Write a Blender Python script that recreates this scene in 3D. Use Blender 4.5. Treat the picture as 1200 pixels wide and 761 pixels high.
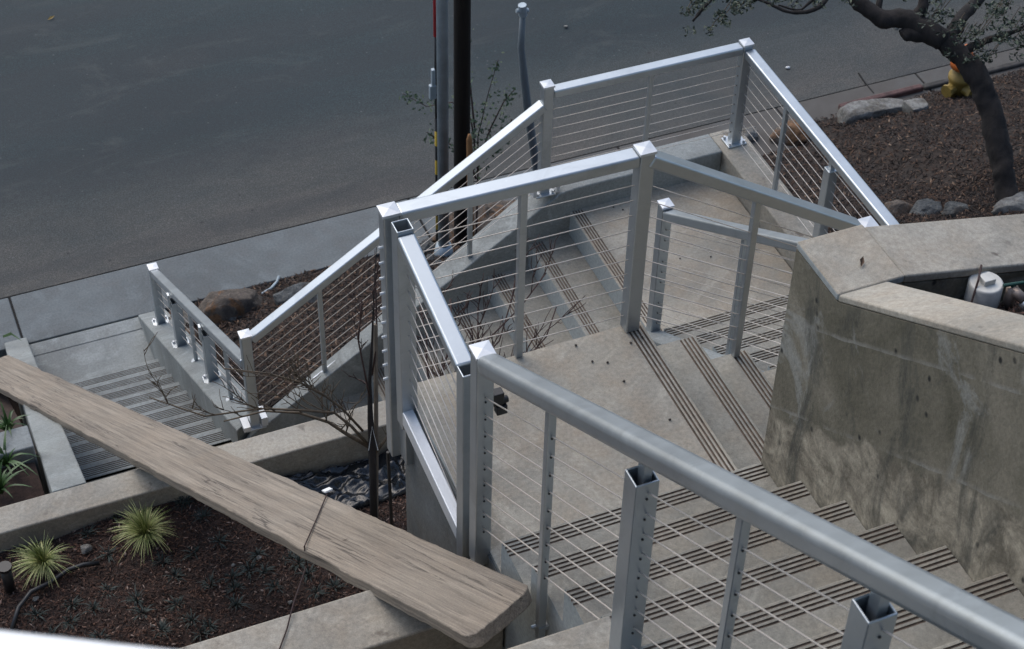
import bpy, bmesh, math, random
from mathutils import Vector, Matrix, noise
R = random.Random(7)
U = 0.175          # one stair riser in metres: all positions below are in risers, scaled by U
V = Vector
scene = bpy.context.scene
for o in list(bpy.data.objects): bpy.data.objects.remove(o, do_unlink=True)
COL = scene.collection

# ------------------------------------------------------------------ camera, world, sun, exposure
FW = V((0.28672029, 0.65968639, -0.69469803)); RT = V((0.92451389, -0.380616, 0.02013781)); UP = V((0.25112854, 0.64803189, 0.71901956))
CO = V((-15.362, -27.891, 30.383)); FPX = 2226.013
cam = bpy.data.cameras.new('camera'); co = bpy.data.objects.new('camera', cam); COL.objects.link(co)
m = Matrix((RT, UP, -FW)).transposed().to_4x4(); m.translation = CO * U
co.matrix_world = m
cam.sensor_width = 36; cam.lens = 36 * FPX / 1200; cam.clip_start = 0.05; cam.clip_end = 800
cam.dof.use_dof = True; cam.dof.focus_distance = 46 * U; cam.dof.aperture_fstop = 9.0
scene.camera = co

SUN_EL, SUN_AZ = math.radians(50), math.radians(-14)     # azimuth from +Y (north of the plan), west negative
w = bpy.data.worlds.new('World'); scene.world = w; w.use_nodes = True
nt = w.node_tree; bg = nt.nodes['Background']
sky = nt.nodes.new('ShaderNodeTexSky'); sky.sky_type = 'NISHITA'; sky.sun_disc = False
sky.sun_elevation = SUN_EL; sky.sun_rotation = SUN_AZ; sky.air_density = 1.2; sky.dust_density = 2.6; sky.ozone_density = 1.8
nt.links.new(sky.outputs[0], bg.inputs[0]); bg.inputs[1].default_value = 0.115
sun = bpy.data.lights.new('sun', 'SUN'); sun.energy = 0.6; sun.angle = math.radians(60); sun.color = (1.0, 0.99, 0.95)
so = bpy.data.objects.new('sun', sun); COL.objects.link(so)
sd = V((math.sin(SUN_AZ) * math.cos(SUN_EL), math.cos(SUN_AZ) * math.cos(SUN_EL), math.sin(SUN_EL)))
so.rotation_euler = sd.to_track_quat('Z', 'Y').to_euler(); so.location = (0, 0, 30)
scene.view_settings.view_transform = 'Standard'; scene.view_settings.look = 'None'
scene.view_settings.exposure = 0.78; scene.view_settings.gamma = 1.0

def at(u, v, x=None, y=None, z=None, d=None):
    """point of the place seen at photo pixel (u, v) on the plane x=, y=, z= or at depth d"""
    r = FW + RT * ((u - 600) / FPX) - UP * ((v - 380.5) / FPX)
    if x is not None: k = (x - CO.x) / r.x
    elif y is not None: k = (y - CO.y) / r.y
    elif z is not None: k = (z - CO.z) / r.z
    else: k = d
    return CO + r * k

# ------------------------------------------------------------------ materials
def rgb(c): return (c[0], c[1], c[2], 1.0)
class NT:
    def __init__(s, name):
        s.m = bpy.data.materials.new(name); s.m.use_nodes = True; s.t = s.m.node_tree; s.b = s.t.nodes['Principled BSDF']
        s.geo = s.n('NewGeometry')
    def n(s, k, **kw):
        n = s.t.nodes.new('ShaderNode' + k)
        for a, b in kw.items():
            if a.startswith('i_'): n.inputs[a[2:].replace('_', ' ')].default_value = b
            else: setattr(n, a, b)
        return n
    def l(s, a, b): s.t.links.new(a, b)
    def pos(s, scale=(1, 1, 1), rot=(0, 0, 0), obj=False):
        mp = s.n('Mapping'); mp.inputs['Scale'].default_value = scale; mp.inputs['Rotation'].default_value = rot
        if obj: s.l(s.n('TexCoord').outputs['Object'], mp.inputs[0])
        else: s.l(s.geo.outputs['Position'], mp.inputs[0])
        return mp.outputs[0]
    def noise(s, vec, scale, detail=5, rough=.55, dist=0):
        n = s.n('TexNoise'); n.inputs['Scale'].default_value = scale; n.inputs['Detail'].default_value = detail
        n.inputs['Roughness'].default_value = rough; n.inputs['Distortion'].default_value = dist
        s.l(vec, n.inputs['Vector']); return n.outputs['Fac']
    def ramp(s, f, stops):
        r = s.n('ValToRGB'); e = r.color_ramp.elements
        while len(e) < len(stops): e.new(.5)
        for i, (p, c) in enumerate(stops):
            e[i].position = p; e[i].color = rgb(c) if not isinstance(c, (int, float)) else (c, c, c, 1)
        s.l(f, r.inputs[0]); return r.outputs[0]
    def mix(s, f, a, b, mode='MIX'):
        x = s.n('Mix', data_type='RGBA', blend_type=mode)
        for i, v in ((0, f), (6, a), (7, b)):
            if isinstance(v, (int, float)): x.inputs[i].default_value = v
            elif isinstance(v, tuple): x.inputs[i].default_value = rgb(v)
            else: s.l(v, x.inputs[i])
        return x.outputs[2]
    def col(s, c): s.l(c, s.b.inputs['Base Color'])
    def bump(s, f, strength, dist=.01, prev=None):
        b = s.n('Bump'); b.inputs['Strength'].default_value = strength; b.inputs['Distance'].default_value = dist
        s.l(f, b.inputs['Height'])
        if prev is not None: s.l(prev, b.inputs['Normal'])
        s.l(b.outputs[0], s.b.inputs['Normal']); return b.outputs[0]
    def rough(s, v):
        if isinstance(v, (int, float)): s.b.inputs['Roughness'].default_value = v
        else: s.l(v, s.b.inputs['Roughness'])

def concrete(name, c, warm=(0.30, 0.25, 0.20), dark=.62, spec=True, amount=.6, streak=0.0, speck=.25, lines=False):
    k = NT(name); p = k.pos()
    big = k.noise(p, 1.1, 6, .6, .6); mid = k.noise(p, 5.5, 7, .65, .3); fine = k.noise(p, 60, 4, .6); grit = k.noise(p, 260, 2, .5)
    base = k.mix(k.ramp(big, [(.34, 0.0), (.68, 1.0)]), tuple(x * dark for x in c), tuple(x * 1.12 for x in c))
    base = k.mix(k.ramp(mid, [(.42, 0.0), (.72, amount)]), base, warm)
    base = k.mix(k.ramp(k.noise(p, 2.6, 8, .7, 1.4), [(.52, 0.0), (.66, .55)]), base, tuple(x * 1.3 for x in c))
    base = k.mix(k.ramp(fine, [(.25, 0.78), (.7, 1.1)]), (0, 0, 0), base, 'MULTIPLY') if False else base
    f2 = k.ramp(fine, [(.3, .8), (.7, 1.15)]); base = k.mix(1.0, base, f2, 'MULTIPLY')
    g2 = k.ramp(grit, [(.3, .84), (.7, 1.14)]); base = k.mix(1.0, base, g2, 'MULTIPLY')
    if speck:
        vo = k.n('TexVoronoi'); vo.inputs['Scale'].default_value = 34; k.l(p, vo.inputs['Vector'])
        sp = k.ramp(vo.outputs['Distance'], [(.05, speck), (.13, 0.0)])
        base = k.mix(sp, base, tuple(x * .25 for x in c))
    if name == 'concrete_cap_warm':
        sp2 = k.noise(p, 9, 4, .6, .2); m2 = k.noise(p, 1.7, 3); base = k.mix(k.mix(1.0, k.ramp(sp2, [(.60, 0.0), (.66, .8)]), k.ramp(m2, [(.45, 0.0), (.6, 1.0)]), 'MULTIPLY'), base, (.09, .07, .055))
    if name == 'concrete_pavement':
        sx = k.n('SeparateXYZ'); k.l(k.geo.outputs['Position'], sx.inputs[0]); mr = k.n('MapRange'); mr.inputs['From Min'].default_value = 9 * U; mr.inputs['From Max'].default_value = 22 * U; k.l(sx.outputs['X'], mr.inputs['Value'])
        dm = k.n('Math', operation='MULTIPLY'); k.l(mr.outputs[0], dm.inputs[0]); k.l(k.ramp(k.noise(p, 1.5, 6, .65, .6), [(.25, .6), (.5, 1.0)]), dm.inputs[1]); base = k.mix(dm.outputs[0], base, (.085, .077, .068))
    if streak:
        pv = k.pos((3.0, 3.0, .35)); st = k.noise(pv, 2.0, 7, .7, .8)
        base = k.mix(k.ramp(st, [(.45, 0.0), (.75, streak)]), base, (c[0] * .4, c[1] * .4, c[2] * .33))
    if name in ('concrete_tread', 'concrete_deck_worn'):    # vertical faces cleaner, and painted paler for the light risers catch; walked faces soiled
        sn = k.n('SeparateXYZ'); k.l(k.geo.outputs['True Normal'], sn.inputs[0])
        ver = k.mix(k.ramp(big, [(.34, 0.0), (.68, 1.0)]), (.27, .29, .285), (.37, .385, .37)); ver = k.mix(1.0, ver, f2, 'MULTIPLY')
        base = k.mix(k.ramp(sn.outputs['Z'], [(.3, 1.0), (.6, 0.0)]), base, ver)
    k.col(base); k.rough(k.ramp(mid, [(.3, .68), (.7, .9)]))
    b = k.bump(fine, .25, .006); k.bump(grit, .3, .0025, b)
    return k.m

M = {}
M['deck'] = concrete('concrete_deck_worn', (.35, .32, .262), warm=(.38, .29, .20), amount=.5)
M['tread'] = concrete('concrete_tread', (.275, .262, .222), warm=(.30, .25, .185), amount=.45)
M['curb'] = concrete('concrete_smooth_grey', (.26, .278, .27), warm=(.26, .25, .23), amount=.35, speck=.12)
M['curb_warm'] = concrete('concrete_cap_warm', (.35, .322, .268), warm=(.37, .30, .22), amount=.5, speck=.12)
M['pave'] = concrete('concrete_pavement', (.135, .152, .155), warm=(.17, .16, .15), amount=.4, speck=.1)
M['face'] = concrete('concrete_wall_face', (.135, .142, .142), warm=(.12, .11, .09), amount=.5, streak=.5, speck=.6)

def wallmat():
    k = NT('concrete_wall_mossy'); p = k.pos()
    big = k.noise(p, 1.6, 7, .65, 1.2)
    c = k.mix(k.ramp(big, [(.35, 0.0), (.62, 1.0)]), (.098, .088, .060), (.215, .19, .142))
    pa = k.noise(k.pos((1, 1.0, .8), (0.3, 0, 0)), 3.0, 9, .70, 1.0)
    c = k.mix(k.ramp(pa, [(.55, 0.0), (.62, .5), (.75, .85)]), c, (.31, .31, .285))
    # rough pale band that follows the stair line near the foot of the wall
    sx = k.n('SeparateXYZ'); k.l(k.geo.outputs['Position'], sx.inputs[0])
    a = k.n('Math', operation='MULTIPLY_ADD'); a.inputs[1].default_value = .66; k.l(sx.outputs['Y'], a.inputs[0]); k.l(sx.outputs['Z'], a.inputs[2])
    wob = k.n('Math', operation='MULTIPLY_ADD'); wob.inputs[1].default_value = .35; k.l(k.noise(p, 4, 4), wob.inputs[0]); k.l(a.outputs[0], wob.inputs[2])
    off = k.n('Math', operation='ADD'); off.inputs[1].default_value = .40; k.l(wob.outputs[0], off.inputs[0])
    band = k.ramp(off.outputs[0], [(0.0, 1.0), (.33, .95), (.37, 0.0)])
    rough = k.mix(k.ramp(k.noise(p, 7, 8, .75, .8), [(.38, 0.0), (.62, 1.0)]), (.145, .125, .092), (.43, .375, .285))
    c = k.mix(band, c, rough)
    vo = k.n('TexVoronoi'); vo.inputs['Scale'].default_value = 13; k.l(k.pos((1, 1, .75)), vo.inputs['Vector'])
    msk = k.ramp(k.noise(p, 3.5, 3), [(.45, 0.0), (.55, 1.0)])
    hole = k.ramp(vo.outputs['Distance'], [(.07, 1.0), (.15, 0.0)])
    hm = k.mix(1.0, hole, msk, 'MULTIPLY'); c = k.mix(hm, c, (.012, .012, .011))
    st = k.noise(k.pos((2, 2.5, .8)), 2.2, 8, .7, .6)
    c = k.mix(k.ramp(st, [(.5, 0.0), (.62, .7)]), c, (.048, .049, .041))
    # lift joints left by the formwork, gently sloping
    fl = k.n('Math', operation='FRACT'); dv = k.n('Math', operation='MULTIPLY_ADD'); dv.inputs[1].default_value = 2.4; dv.inputs[2].default_value = .37
    wz = k.n('Math', operation='MULTIPLY_ADD'); wz.inputs[1].default_value = .06; k.l(k.noise(p, 2.5, 4), wz.inputs[0]); k.l(a.outputs[0], wz.inputs[2]); k.l(wz.outputs[0], dv.inputs[0]); k.l(dv.outputs[0], fl.inputs[0])
    ln_ = k.ramp(fl.outputs[0], [(.0, .75), (.02, .5), (.05, 0.0)]); c = k.mix(k.mix(1.0, ln_, k.ramp(k.noise(p, 5, 3), [(.4, 0.0), (.55, 1.0)]), 'MULTIPLY'), c, (.27, .26, .23))
    fine = k.noise(p, 70, 5, .65)
    c = k.mix(1.0, c, k.ramp(fine, [(.28, .8), (.72, 1.2)]), 'MULTIPLY')
    k.col(c); k.rough(.82)
    b = k.bump(fine, .5, .006); b = k.bump(hm, -.8, .01, b); k.bump(pa, .3, .01, b)
    return k.m
M['wall'] = wallmat()

def asphalt():
    k = NT('asphalt'); p = k.pos()
    sx = k.n('SeparateXYZ'); k.l(k.geo.outputs['Position'], sx.inputs[0])
    fine = k.noise(p, 95, 4, .75); mid = k.noise(k.pos((.5, 1, 1), (0, 0, -.1)), 2.2, 8, .68, .5); big = k.noise(k.pos((.35, 1, 1), (0, 0, -.15)), .55, 5, .55, .6)
    c = k.mix(k.ramp(big, [(.35, 0.0), (.65, 1.0)]), (.008, .0195, .0245), (.018, .033, .038))
    # dust washed to the gutter (y close to 39.6 risers) and to the east end
    yy = k.n('MapRange'); yy.inputs['From Min'].default_value = 48.5 * U; yy.inputs['From Max'].default_value = 39.6 * U; k.l(sx.outputs['Y'], yy.inputs['Value'])
    dm = k.n('Math', operation='MULTIPLY'); k.l(yy.outputs[0], dm.inputs[0]); k.l(k.ramp(mid, [(.3, .35), (.7, 1.0)]), dm.inputs[1])
    c = k.mix(dm.outputs[0], c, (.092, .082, .070))
    c = k.mix(k.ramp(mid, [(.55, 0.0), (.75, .3)]), c, (.06, .058, .055))
    c = k.mix(1.0, c, k.ramp(fine, [(.32, .45), (.5, .95), (.66, 1.9)]), 'MULTIPLY')
    vo = k.n('TexVoronoi'); vo.inputs['Scale'].default_value = 7.5; k.l(p, vo.inputs['Vector'])
    c = k.mix(k.ramp(vo.outputs['Distance'], [(.03, .6), (.08, 0.0)]), c, (.13, .13, .13))
    v2 = k.n('TexVoronoi'); v2.inputs['Scale'].default_value = 4.0; k.l(k.pos((1, 1, 1), (0, 0, .7)), v2.inputs['Vector'])
    c = k.mix(k.ramp(v2.outputs['Distance'], [(.03, .8), (.07, 0.0)]), c, (.012, .013, .014))
    tr = k.noise(k.pos((.12, 1.0, 1), (0, 0, .02)), 1.6, 5, .6, .3); c = k.mix(k.ramp(tr, [(.42, .35), (.52, 0.0)]), c, (.018, .022, .027))
    sm = k.noise(k.pos((.6, 1.6, 1), (0, 0, .4)), 1.3, 9, .75, 1.2); c = k.mix(k.ramp(sm, [(.54, 0.0), (.70, .5)]), c, (.060, .066, .064))
    k.col(c); k.rough(.78); k.bump(fine, .6, .006); return k.m
M['asphalt'] = asphalt()

def metal(name, c, met=.55, ro=.36, var=.06):
    k = NT(name); p = k.pos((1, 1, 1))
    n = k.noise(p, 9, 6, .6, .3); n2 = k.noise(p, 160, 3, .6)
    cc = k.mix(k.ramp(n, [(.3, 0.0), (.7, 1.0)]), tuple(x * (1 - var) for x in c), tuple(x * (1 + var * .6) for x in c))
    gr = k.noise(p, 3.5, 9, .75, 1.0); cc = k.mix(k.ramp(gr, [(.52, 0.0), (.66, .35)]), cc, tuple(x * .62 for x in c)); sc = k.noise(k.pos((1, 1, 9)), 22, 4, .7); cc = k.mix(k.ramp(sc, [(.62, 0.0), (.68, .3)]), cc, tuple(min(1, x * 1.35) for x in c))
    k.col(cc); k.b.inputs['Metallic'].default_value = met
    k.rough(k.ramp(n, [(.3, ro - .02), (.7, ro + .04)])); return k.m
M['alu'] = metal('galvanised_rail_metal', (.44, .475, .50), .80, .38)
M['alu_bright'] = metal('bright_plate_metal', (.58, .60, .62), .5, .4)
M['cap'] = metal('white_cap_metal', (.58, .60, .62), .4, .42)
M['cable'] = metal('steel_cable', (.60, .54, .48), .3, .5)
M['polemetal'] = metal('pole_metal', (.36, .42, .46), .3, .5, .2)
M['dullmetal'] = metal('dull_pipe_metal', (.20, .23, .25), .2, .6)
M['inside'] = metal('tube_inside', (.12, .14, .16), .3, .6)

def simple(name, c, ro=.7, nscale=20, var=.35, bump=.2, met=0, obj=False, stretch=(1, 1, 1)):
    k = NT(name); p = k.pos(stretch, obj=obj); n = k.noise(p, nscale, 6, .65, .3)
    k.col(k.mix(k.ramp(n, [(.3, 0.0), (.7, 1.0)]), tuple(x * (1 - var) for x in c), tuple(min(1, x * (1 + var)) for x in c)))
    k.rough(ro); k.b.inputs['Metallic'].default_value = met
    if bump: k.bump(n, bump, .01)
    return k.m
M['soil'] = simple('dark_soil', (.034, .019, .014), .95, 30, .5, .8)
M['bankground'] = simple('bank_soil', (.022, .014, .010), .95, 14, .5, .8)
M['rock'] = simple('boulder_stone', (.20, .165, .13), .9, 6, .45, 1.0)
def rockmat(name, a, b, c):
    k = NT(name); p = k.pos(obj=False); n = k.noise(p, 7, 8, .7, .6); n2 = k.noise(p, 22, 8, .75, .3); n3 = k.noise(p, 3.5, 4, .6, 1)
    cc = k.mix(k.ramp(n, [(.38, 0.0), (.62, 1.0)]), a, b); cc = k.mix(k.ramp(n3, [(.5, 0.0), (.6, .8)]), cc, c)
    cc = k.mix(1.0, cc, k.ramp(n2, [(.3, .55), (.7, 1.4)]), 'MULTIPLY')
    k.col(cc); k.rough(.9); b1 = k.bump(n2, 1.0, .05); k.bump(k.noise(p, 60, 6, .7), .7, .02, b1); return k.m
M['rock_rust'] = rockmat('rusty_boulder', (.12, .10, .085), (.22, .18, .145), (.27, .13, .05))
M['rock_grey'] = rockmat('grey_boulder', (.10, .105, .105), (.20, .205, .20), (.11, .095, .08))
M['rubble'] = rockmat('pale_rubble', (.24, .23, .21), (.42, .41, .38), (.18, .16, .13))
M['bark'] = simple('bark_dark', (.021, .017, .015), .95, 18, .5, 1.0, stretch=(1, 1, .25))
M['twig'] = simple('twig_bark', (.055, .030, .026), .8, 30, .35, .2)
M['twig2'] = simple('young_bark', (.10, .075, .05), .8, 30, .35, .2)
M['stakewood'] = simple('weathered_stake', (.16, .13, .10), .85, 30, .3, .3, stretch=(1, 1, .1))
M['woodpost'] = simple('orange_wood_post', (.27, .13, .05), .8, 26, .35, .4, stretch=(1, 1, .15))
M['utility'] = simple('creosote_pole', (.016, .012, .010), .9, 20, .5, .8, stretch=(1, 1, .12))
M['leaf'] = simple('oak_leaf', (.030, .045, .022), .6, 40, .5, 0)
M['leaf2'] = simple('shrub_leaf', (.045, .075, .035), .55, 40, .5, 0)
M['gc'] = simple('groundcover_leaf', (.024, .036, .030), .7, 40, .4, 0)
M['strap'] = simple('strappy_leaf', (.04, .09, .02), .5, 14, .4, 0)
M['plastic'] = simple('black_plastic_sheet', (.006, .008, .011), .2, 9, .4, .5)
M['blackp'] = simple('black_plastic', (.012, .012, .013), .45, 9, .3, 0)
M['pvc'] = simple('white_pvc', (.62, .60, .54), .5, 16, .18, .1)
M['brass'] = simple('weathered_brass', (.30, .24, .20), .5, 16, .3, .1, .4)
M['green'] = simple('green_handle', (.01, .06, .045), .5, 9, .2, 0)
M['yellow'] = simple('yellow_paint', (.24, .16, .035), .55, 14, .25, .15)
M['orange'] = simple('orange_paint', (.5, .12, .02), .5, 14, .25, .15)
M['redpaint'] = simple('faded_red_paint', (.095, .05, .045), .8, 18, .45, .4)
M['redplast'] = simple('red_plastic', (.45, .02, .03), .5, 14, .15, 0)
M['joint'] = simple('joint_filler', (.012, .011, .010), .95, 30, .2, 0)
M['string'] = simple('dark_red_cord', (.025, .008, .008), .7, 30, .2, 0)
M['white'] = simple('white_tag', (.75, .75, .73), .6, 10, .1, 0)
M['dryleaf'] = simple('dry_leaf', (.10, .06, .035), .8, 30, .3, 0)
M['pebble'] = simple('small_pebble', (.05, .04, .035), .9, 30, .3, 0)
M['crack'] = M['joint']
M['groove'] = simple('dirt_in_grooves', (.125, .092, .068), .95, 25, .45, .2)
M['hillgreen'] = simple('added_hill_scrub', (.035, .042, .025), .9, 1.2, .6, .6)
M['dirty'] = simple('dirty_kerb_concrete', (.06, .055, .05), .9, 9, .5, .4)

def attrmat(name, stops, ro=.85, sub=0):
    k = NT(name); a = k.n('Attribute'); a.attribute_name = 'tone'
    k.col(k.ramp(a.outputs['Fac'], stops)); k.rough(ro); return k.m
M['chips'] = attrmat('mulch_chip', [(0, (.012, .008, .006)), (.45, (.035, .020, .014)), (.8, (.075, .040, .024)), (.94, (.15, .085, .05)), (1, (.24, .17, .12))])
M['chips_red'] = attrmat('fine_red_mulch', [(0, (.016, .010, .007)), (.5, (.060, .028, .018)), (.9, (.125, .060, .036)), (1, (.30, .22, .18))])
M['grass'] = attrmat('variegated_grass', [(0, (.05, .075, .02)), (.5, (.19, .23, .06)), (1, (.50, .48, .22))], .6)
M['oakleaf'] = attrmat('oak_foliage', [(0, (.010, .016, .010)), (.6, (.030, .045, .024)), (1, (.085, .105, .065))], .6)

def stripes():
    k = NT('yellow_black_stripes'); wv = k.n('TexWave'); wv.wave_type = 'BANDS'; wv.bands_direction = 'Z'
    wv.inputs['Scale'].default_value = 1.1; k.l(k.pos((1.2, 1.2, 1)), wv.inputs['Vector'])
    k.col(k.ramp(wv.outputs['Fac'], [(.49, (.012, .012, .012)), (.51, (.50, .33, .03))])); k.rough(.6); return k.m
M['stripes'] = stripes()

def plankmat():
    k = NT('weathered_plank'); g = k.pos((.14, 6.5, 6.5), obj=True)
    gr = k.noise(g, 5.0, 9, .72, .5); g2 = k.noise(k.pos((.5, 30, 30), obj=True), 4.0, 6, .7, .2)
    cr = k.noise(k.pos((.09, 5.5, 5.5), obj=True), 4.3, 4, .6, .7); big = k.noise(k.pos((1, 1, 1), obj=True), 2.6, 5, .6, .5)
    c = k.mix(k.ramp(gr, [(.32, 0.0), (.66, 1.0)]), (.135, .113, .090), (.335, .285, .225))
    c = k.mix(k.ramp(big, [(.4, 0.0), (.7, .5)]), c, (.27, .215, .16))
    c = k.mix(1.0, c, k.ramp(g2, [(.3, .72), (.65, 1.15)]), 'MULTIPLY')
    crm = k.ramp(cr, [(.478, 0.0), (.494, 1.0), (.506, 1.0), (.522, 0.0)])
    crm2 = k.mix(1.0, crm, k.ramp(k.noise(k.pos((.35, 1.5, 1.5), obj=True), 3.1, 3), [(.44, 0.0), (.56, .85)]), 'MULTIPLY')
    c = k.mix(k.mix(1.0, crm2, (.9, .9, .9), 'MULTIPLY'), c, (.04, .032, .028))
    vo = k.n('TexVoronoi'); vo.inputs['Scale'].default_value = 3.2; k.l(k.pos((.8, 1.3, 1), obj=True), vo.inputs['Vector'])
    c = k.mix(k.ramp(vo.outputs['Distance'], [(.025, .7), (.06, 0.0)]), c, (.06, .04, .03))
    c = k.mix(1.0, c, k.ramp(k.noise(k.pos(obj=True), 150, 3), [(.3, .84), (.7, 1.12)]), 'MULTIPLY')
    k.col(c); k.rough(.85); b = k.bump(gr, .5, .006); b = k.bump(crm2, -.7, .008, b); k.bump(g2, .35, .003, b)
    return k.m
M['plank'] = plankmat()

# ------------------------------------------------------------------ object helpers
def link(o, parent=None):
    COL.objects.link(o)
    if parent is not None: o.parent = parent
    return o
ORG = {}
def tag(o, label, cat=None, group=None, kind=None):
    if label: o['label'] = label
    if cat: o['category'] = cat
    if group: o['group'] = group
    if kind: o['kind'] = kind
    return o
def thing(name, org, label, cat, group=None, kind=None):
    o = bpy.data.objects.new(name, None); o.location = V(org) * U; o.empty_display_size = .1
    COL.objects.link(o); ORG[o.name] = V(org); return tag(o, label, cat, group, kind)
def org_of(o):
    while o is not None:
        if o.name in ORG: return ORG[o.name]
        o = o.parent
    return V((0, 0, 0))
def dirty_grooves(o, gd):
    me = o.data; me.materials.append(M['groove']); zt = max(v.co.z for v in me.vertices)
    for p in me.polygons:
        z = p.center.z
        if len(p.vertices) == 4 and zt - gd * U * 1.05 < z < zt - gd * U * .3 and (abs(p.normal.z) > .9 or z < zt - gd * U * .4) and p.area < .1:
            if abs(p.normal.z) > .9 or abs(p.normal.z) < .1: p.material_index = 1
    return o
def part(name, vf, mat, parent=None, bev=0, seg=2, smooth=False, org=None, kind=None, label=None, cat=None, group=None):
    vs, fs = vf
    if org is None: org = org_of(parent) if parent is not None else V((0, 0, 0))
    org = V(org)
    me = bpy.data.meshes.new(name)
    me.from_pydata([tuple((V(v) - org) * U) for v in vs], [], fs)
    bm = bmesh.new(); bm.from_mesh(me); bmesh.ops.recalc_face_normals(bm, faces=bm.faces); bm.to_mesh(me); bm.free()
    me.materials.append(M[mat])
    o = bpy.data.objects.new(name, me); link(o, parent)
    if parent is None: o.location = org * U; ORG[o.name] = org
    if bev:
        b = o.modifiers.new('bevel', 'BEVEL'); b.width = bev * U; b.segments = seg; b.limit_method = 'ANGLE'; b.angle_limit = math.radians(40); b.harden_normals = True
        for p in me.polygons: p.use_smooth = True
    elif smooth:
        for p in me.polygons: p.use_smooth = True
    return tag(o, label, cat, group, kind)
def join(*vfs):
    vs, fs = [], []
    for a, b in vfs:
        n = len(vs); vs += list(a); fs += [tuple(i + n for i in f) for f in b]
    return vs, fs
HEXF = [(0, 3, 2, 1), (4, 5, 6, 7), (0, 1, 5, 4), (1, 2, 6, 5), (2, 3, 7, 6), (3, 0, 4, 7)]
def hexa(b, t): return [V(q) for q in b + t], HEXF                      # four bottom, four top corners
def box(x0, x1, y0, y1, z0, z1):
    return hexa([(x0, y0, z0), (x1, y0, z0), (x1, y1, z0), (x0, y1, z0)], [(x0, y0, z1), (x1, y0, z1), (x1, y1, z1), (x0, y1, z1)])
def beam(p0, p1, w, h, side=None, drop=0):
    """bar from p0 to p1; the points lie on the middle of its top face; w across, h deep"""
    p0, p1 = V(p0), V(p1); d = (p1 - p0).normalized()
    s = V(side) if side else d.cross(V((0, 0, 1)))
    s.normalize(); n = s.cross(d).normalized()
    if n.z < 0: n = -n
    p0 = p0 - n * drop; p1 = p1 - n * drop
    a = [p + s * (k * w / 2) - n * (h * j) for p in (p0, p1) for k, j in ((-1, 1), (1, 1), (1, 0), (-1, 0))]
    return a, [(0, 1, 2, 3), (7, 6, 5, 4), (0, 4, 5, 1), (1, 5, 6, 2), (2, 6, 7, 3), (3, 7, 4, 0)]
def tube(pts, rad, n=8, cap=True):
    pts = [V(p) for p in pts]; rs = rad if isinstance(rad, (list, tuple)) else [rad] * len(pts)
    vs, fs = [], []; t0 = None; a = None
    for i, p in enumerate(pts):
        t = (pts[min(i + 1, len(pts) - 1)] - pts[max(i - 1, 0)]).normalized()
        if a is None: a = t.orthogonal().normalized()
        else: a = (a - t * a.dot(t)).normalized()
        b = t.cross(a)
        for k in range(n):
            an = 2 * math.pi * k / n; vs.append(p + (a * math.cos(an) + b * math.sin(an)) * rs[i])
    for i in range(len(pts) - 1):
        for k in range(n):
            k2 = (k + 1) % n; fs.append((i * n + k, i * n + k2, (i + 1) * n + k2, (i + 1) * n + k))
    if cap: fs += [tuple(range(n))[::-1], tuple((len(pts) - 1) * n + k for k in range(n))]
    return vs, fs
def hollow(cx, cy, w, z0, z1, wall=.035, deep=1.2):
    h = w / 2; i = h - wall
    o = [(cx - h, cy - h), (cx + h, cy - h), (cx + h, cy + h), (cx - h, cy + h)]; q = [(cx - i, cy - i), (cx + i, cy - i), (cx + i, cy + i), (cx - i, cy + i)]
    vs = [V((a, b, z0)) for a, b in o] + [V((a, b, z1)) for a, b in o] + [V((a, b, z1)) for a, b in q] + [V((a, b, z1 - deep)) for a, b in q]
    fs = [(0, 3, 2, 1)]
    for k in range(4):
        j = (k + 1) % 4; fs += [(k, j, 4 + j, 4 + k), (4 + k, 4 + j, 8 + j, 8 + k), (8 + k, 8 + j, 12 + j, 12 + k)]
    fs.append((12, 13, 14, 15)); return vs, fs
def extrude(poly, f0, f1):
    """poly: list of (s, z); f0, f1: functions mapping (s, z) to the two end points"""
    n = len(poly); vs = [V(f0(s, z)) for s, z in poly] + [V(f1(s, z)) for s, z in poly]
    fs = [tuple(range(n))[::-1], tuple(range(n, 2 * n))] + [(i, (i + 1) % n, n + (i + 1) % n, n + i) for i in range(n)]
    return vs, fs
def step_poly(depth, top, bottom, grooves=4, first=.10, gap=.10, gw=.05, gd=.026):
    p = [(0, bottom), (0, top - .035), (.012, top - .01), (.035, top)]
    for g in range(grooves):
        c = first + gap * g; p += [(c - gw / 2, top), (c - gw / 2, top - gd), (c + gw / 2, top - gd), (c + gw / 2, top)]
    return p + [(depth, top), (depth, bottom)]
def flight(label, n, nose0, z0, tread, a0, a1, axis, dirn, org, last=None, drop=2.6, grooves=4, gap=.10, mat='tread', group='flights of concrete steps', first=.10, gw=.05, gd=.026):
    """n steps; nosing k at nose0 + dirn*tread*k and height z0+k.  axis 'y': treads follow each other along y"""
    t = thing('concrete_stairs', org, label, 'stairs', group)
    for k in range(n):
        nz = nose0 + dirn * tread * k; z = z0 + k; dp = (tread - .004) if not (last and k == n - 1) else last
        poly = step_poly(dp, z, z - drop, grooves, first, gap, gw, gd)
        if axis == 'y': vf = extrude(poly, lambda s, q: (a0, nz + dirn * s, q), lambda s, q: (a1, nz + dirn * s, q))
        else: vf = extrude(poly, lambda s, q: (nz + dirn * s, a0, q), lambda s, q: (nz + dirn * s, a1, q))
        dirty_grooves(part('step', vf, mat, t), gd)
    return t

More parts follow.
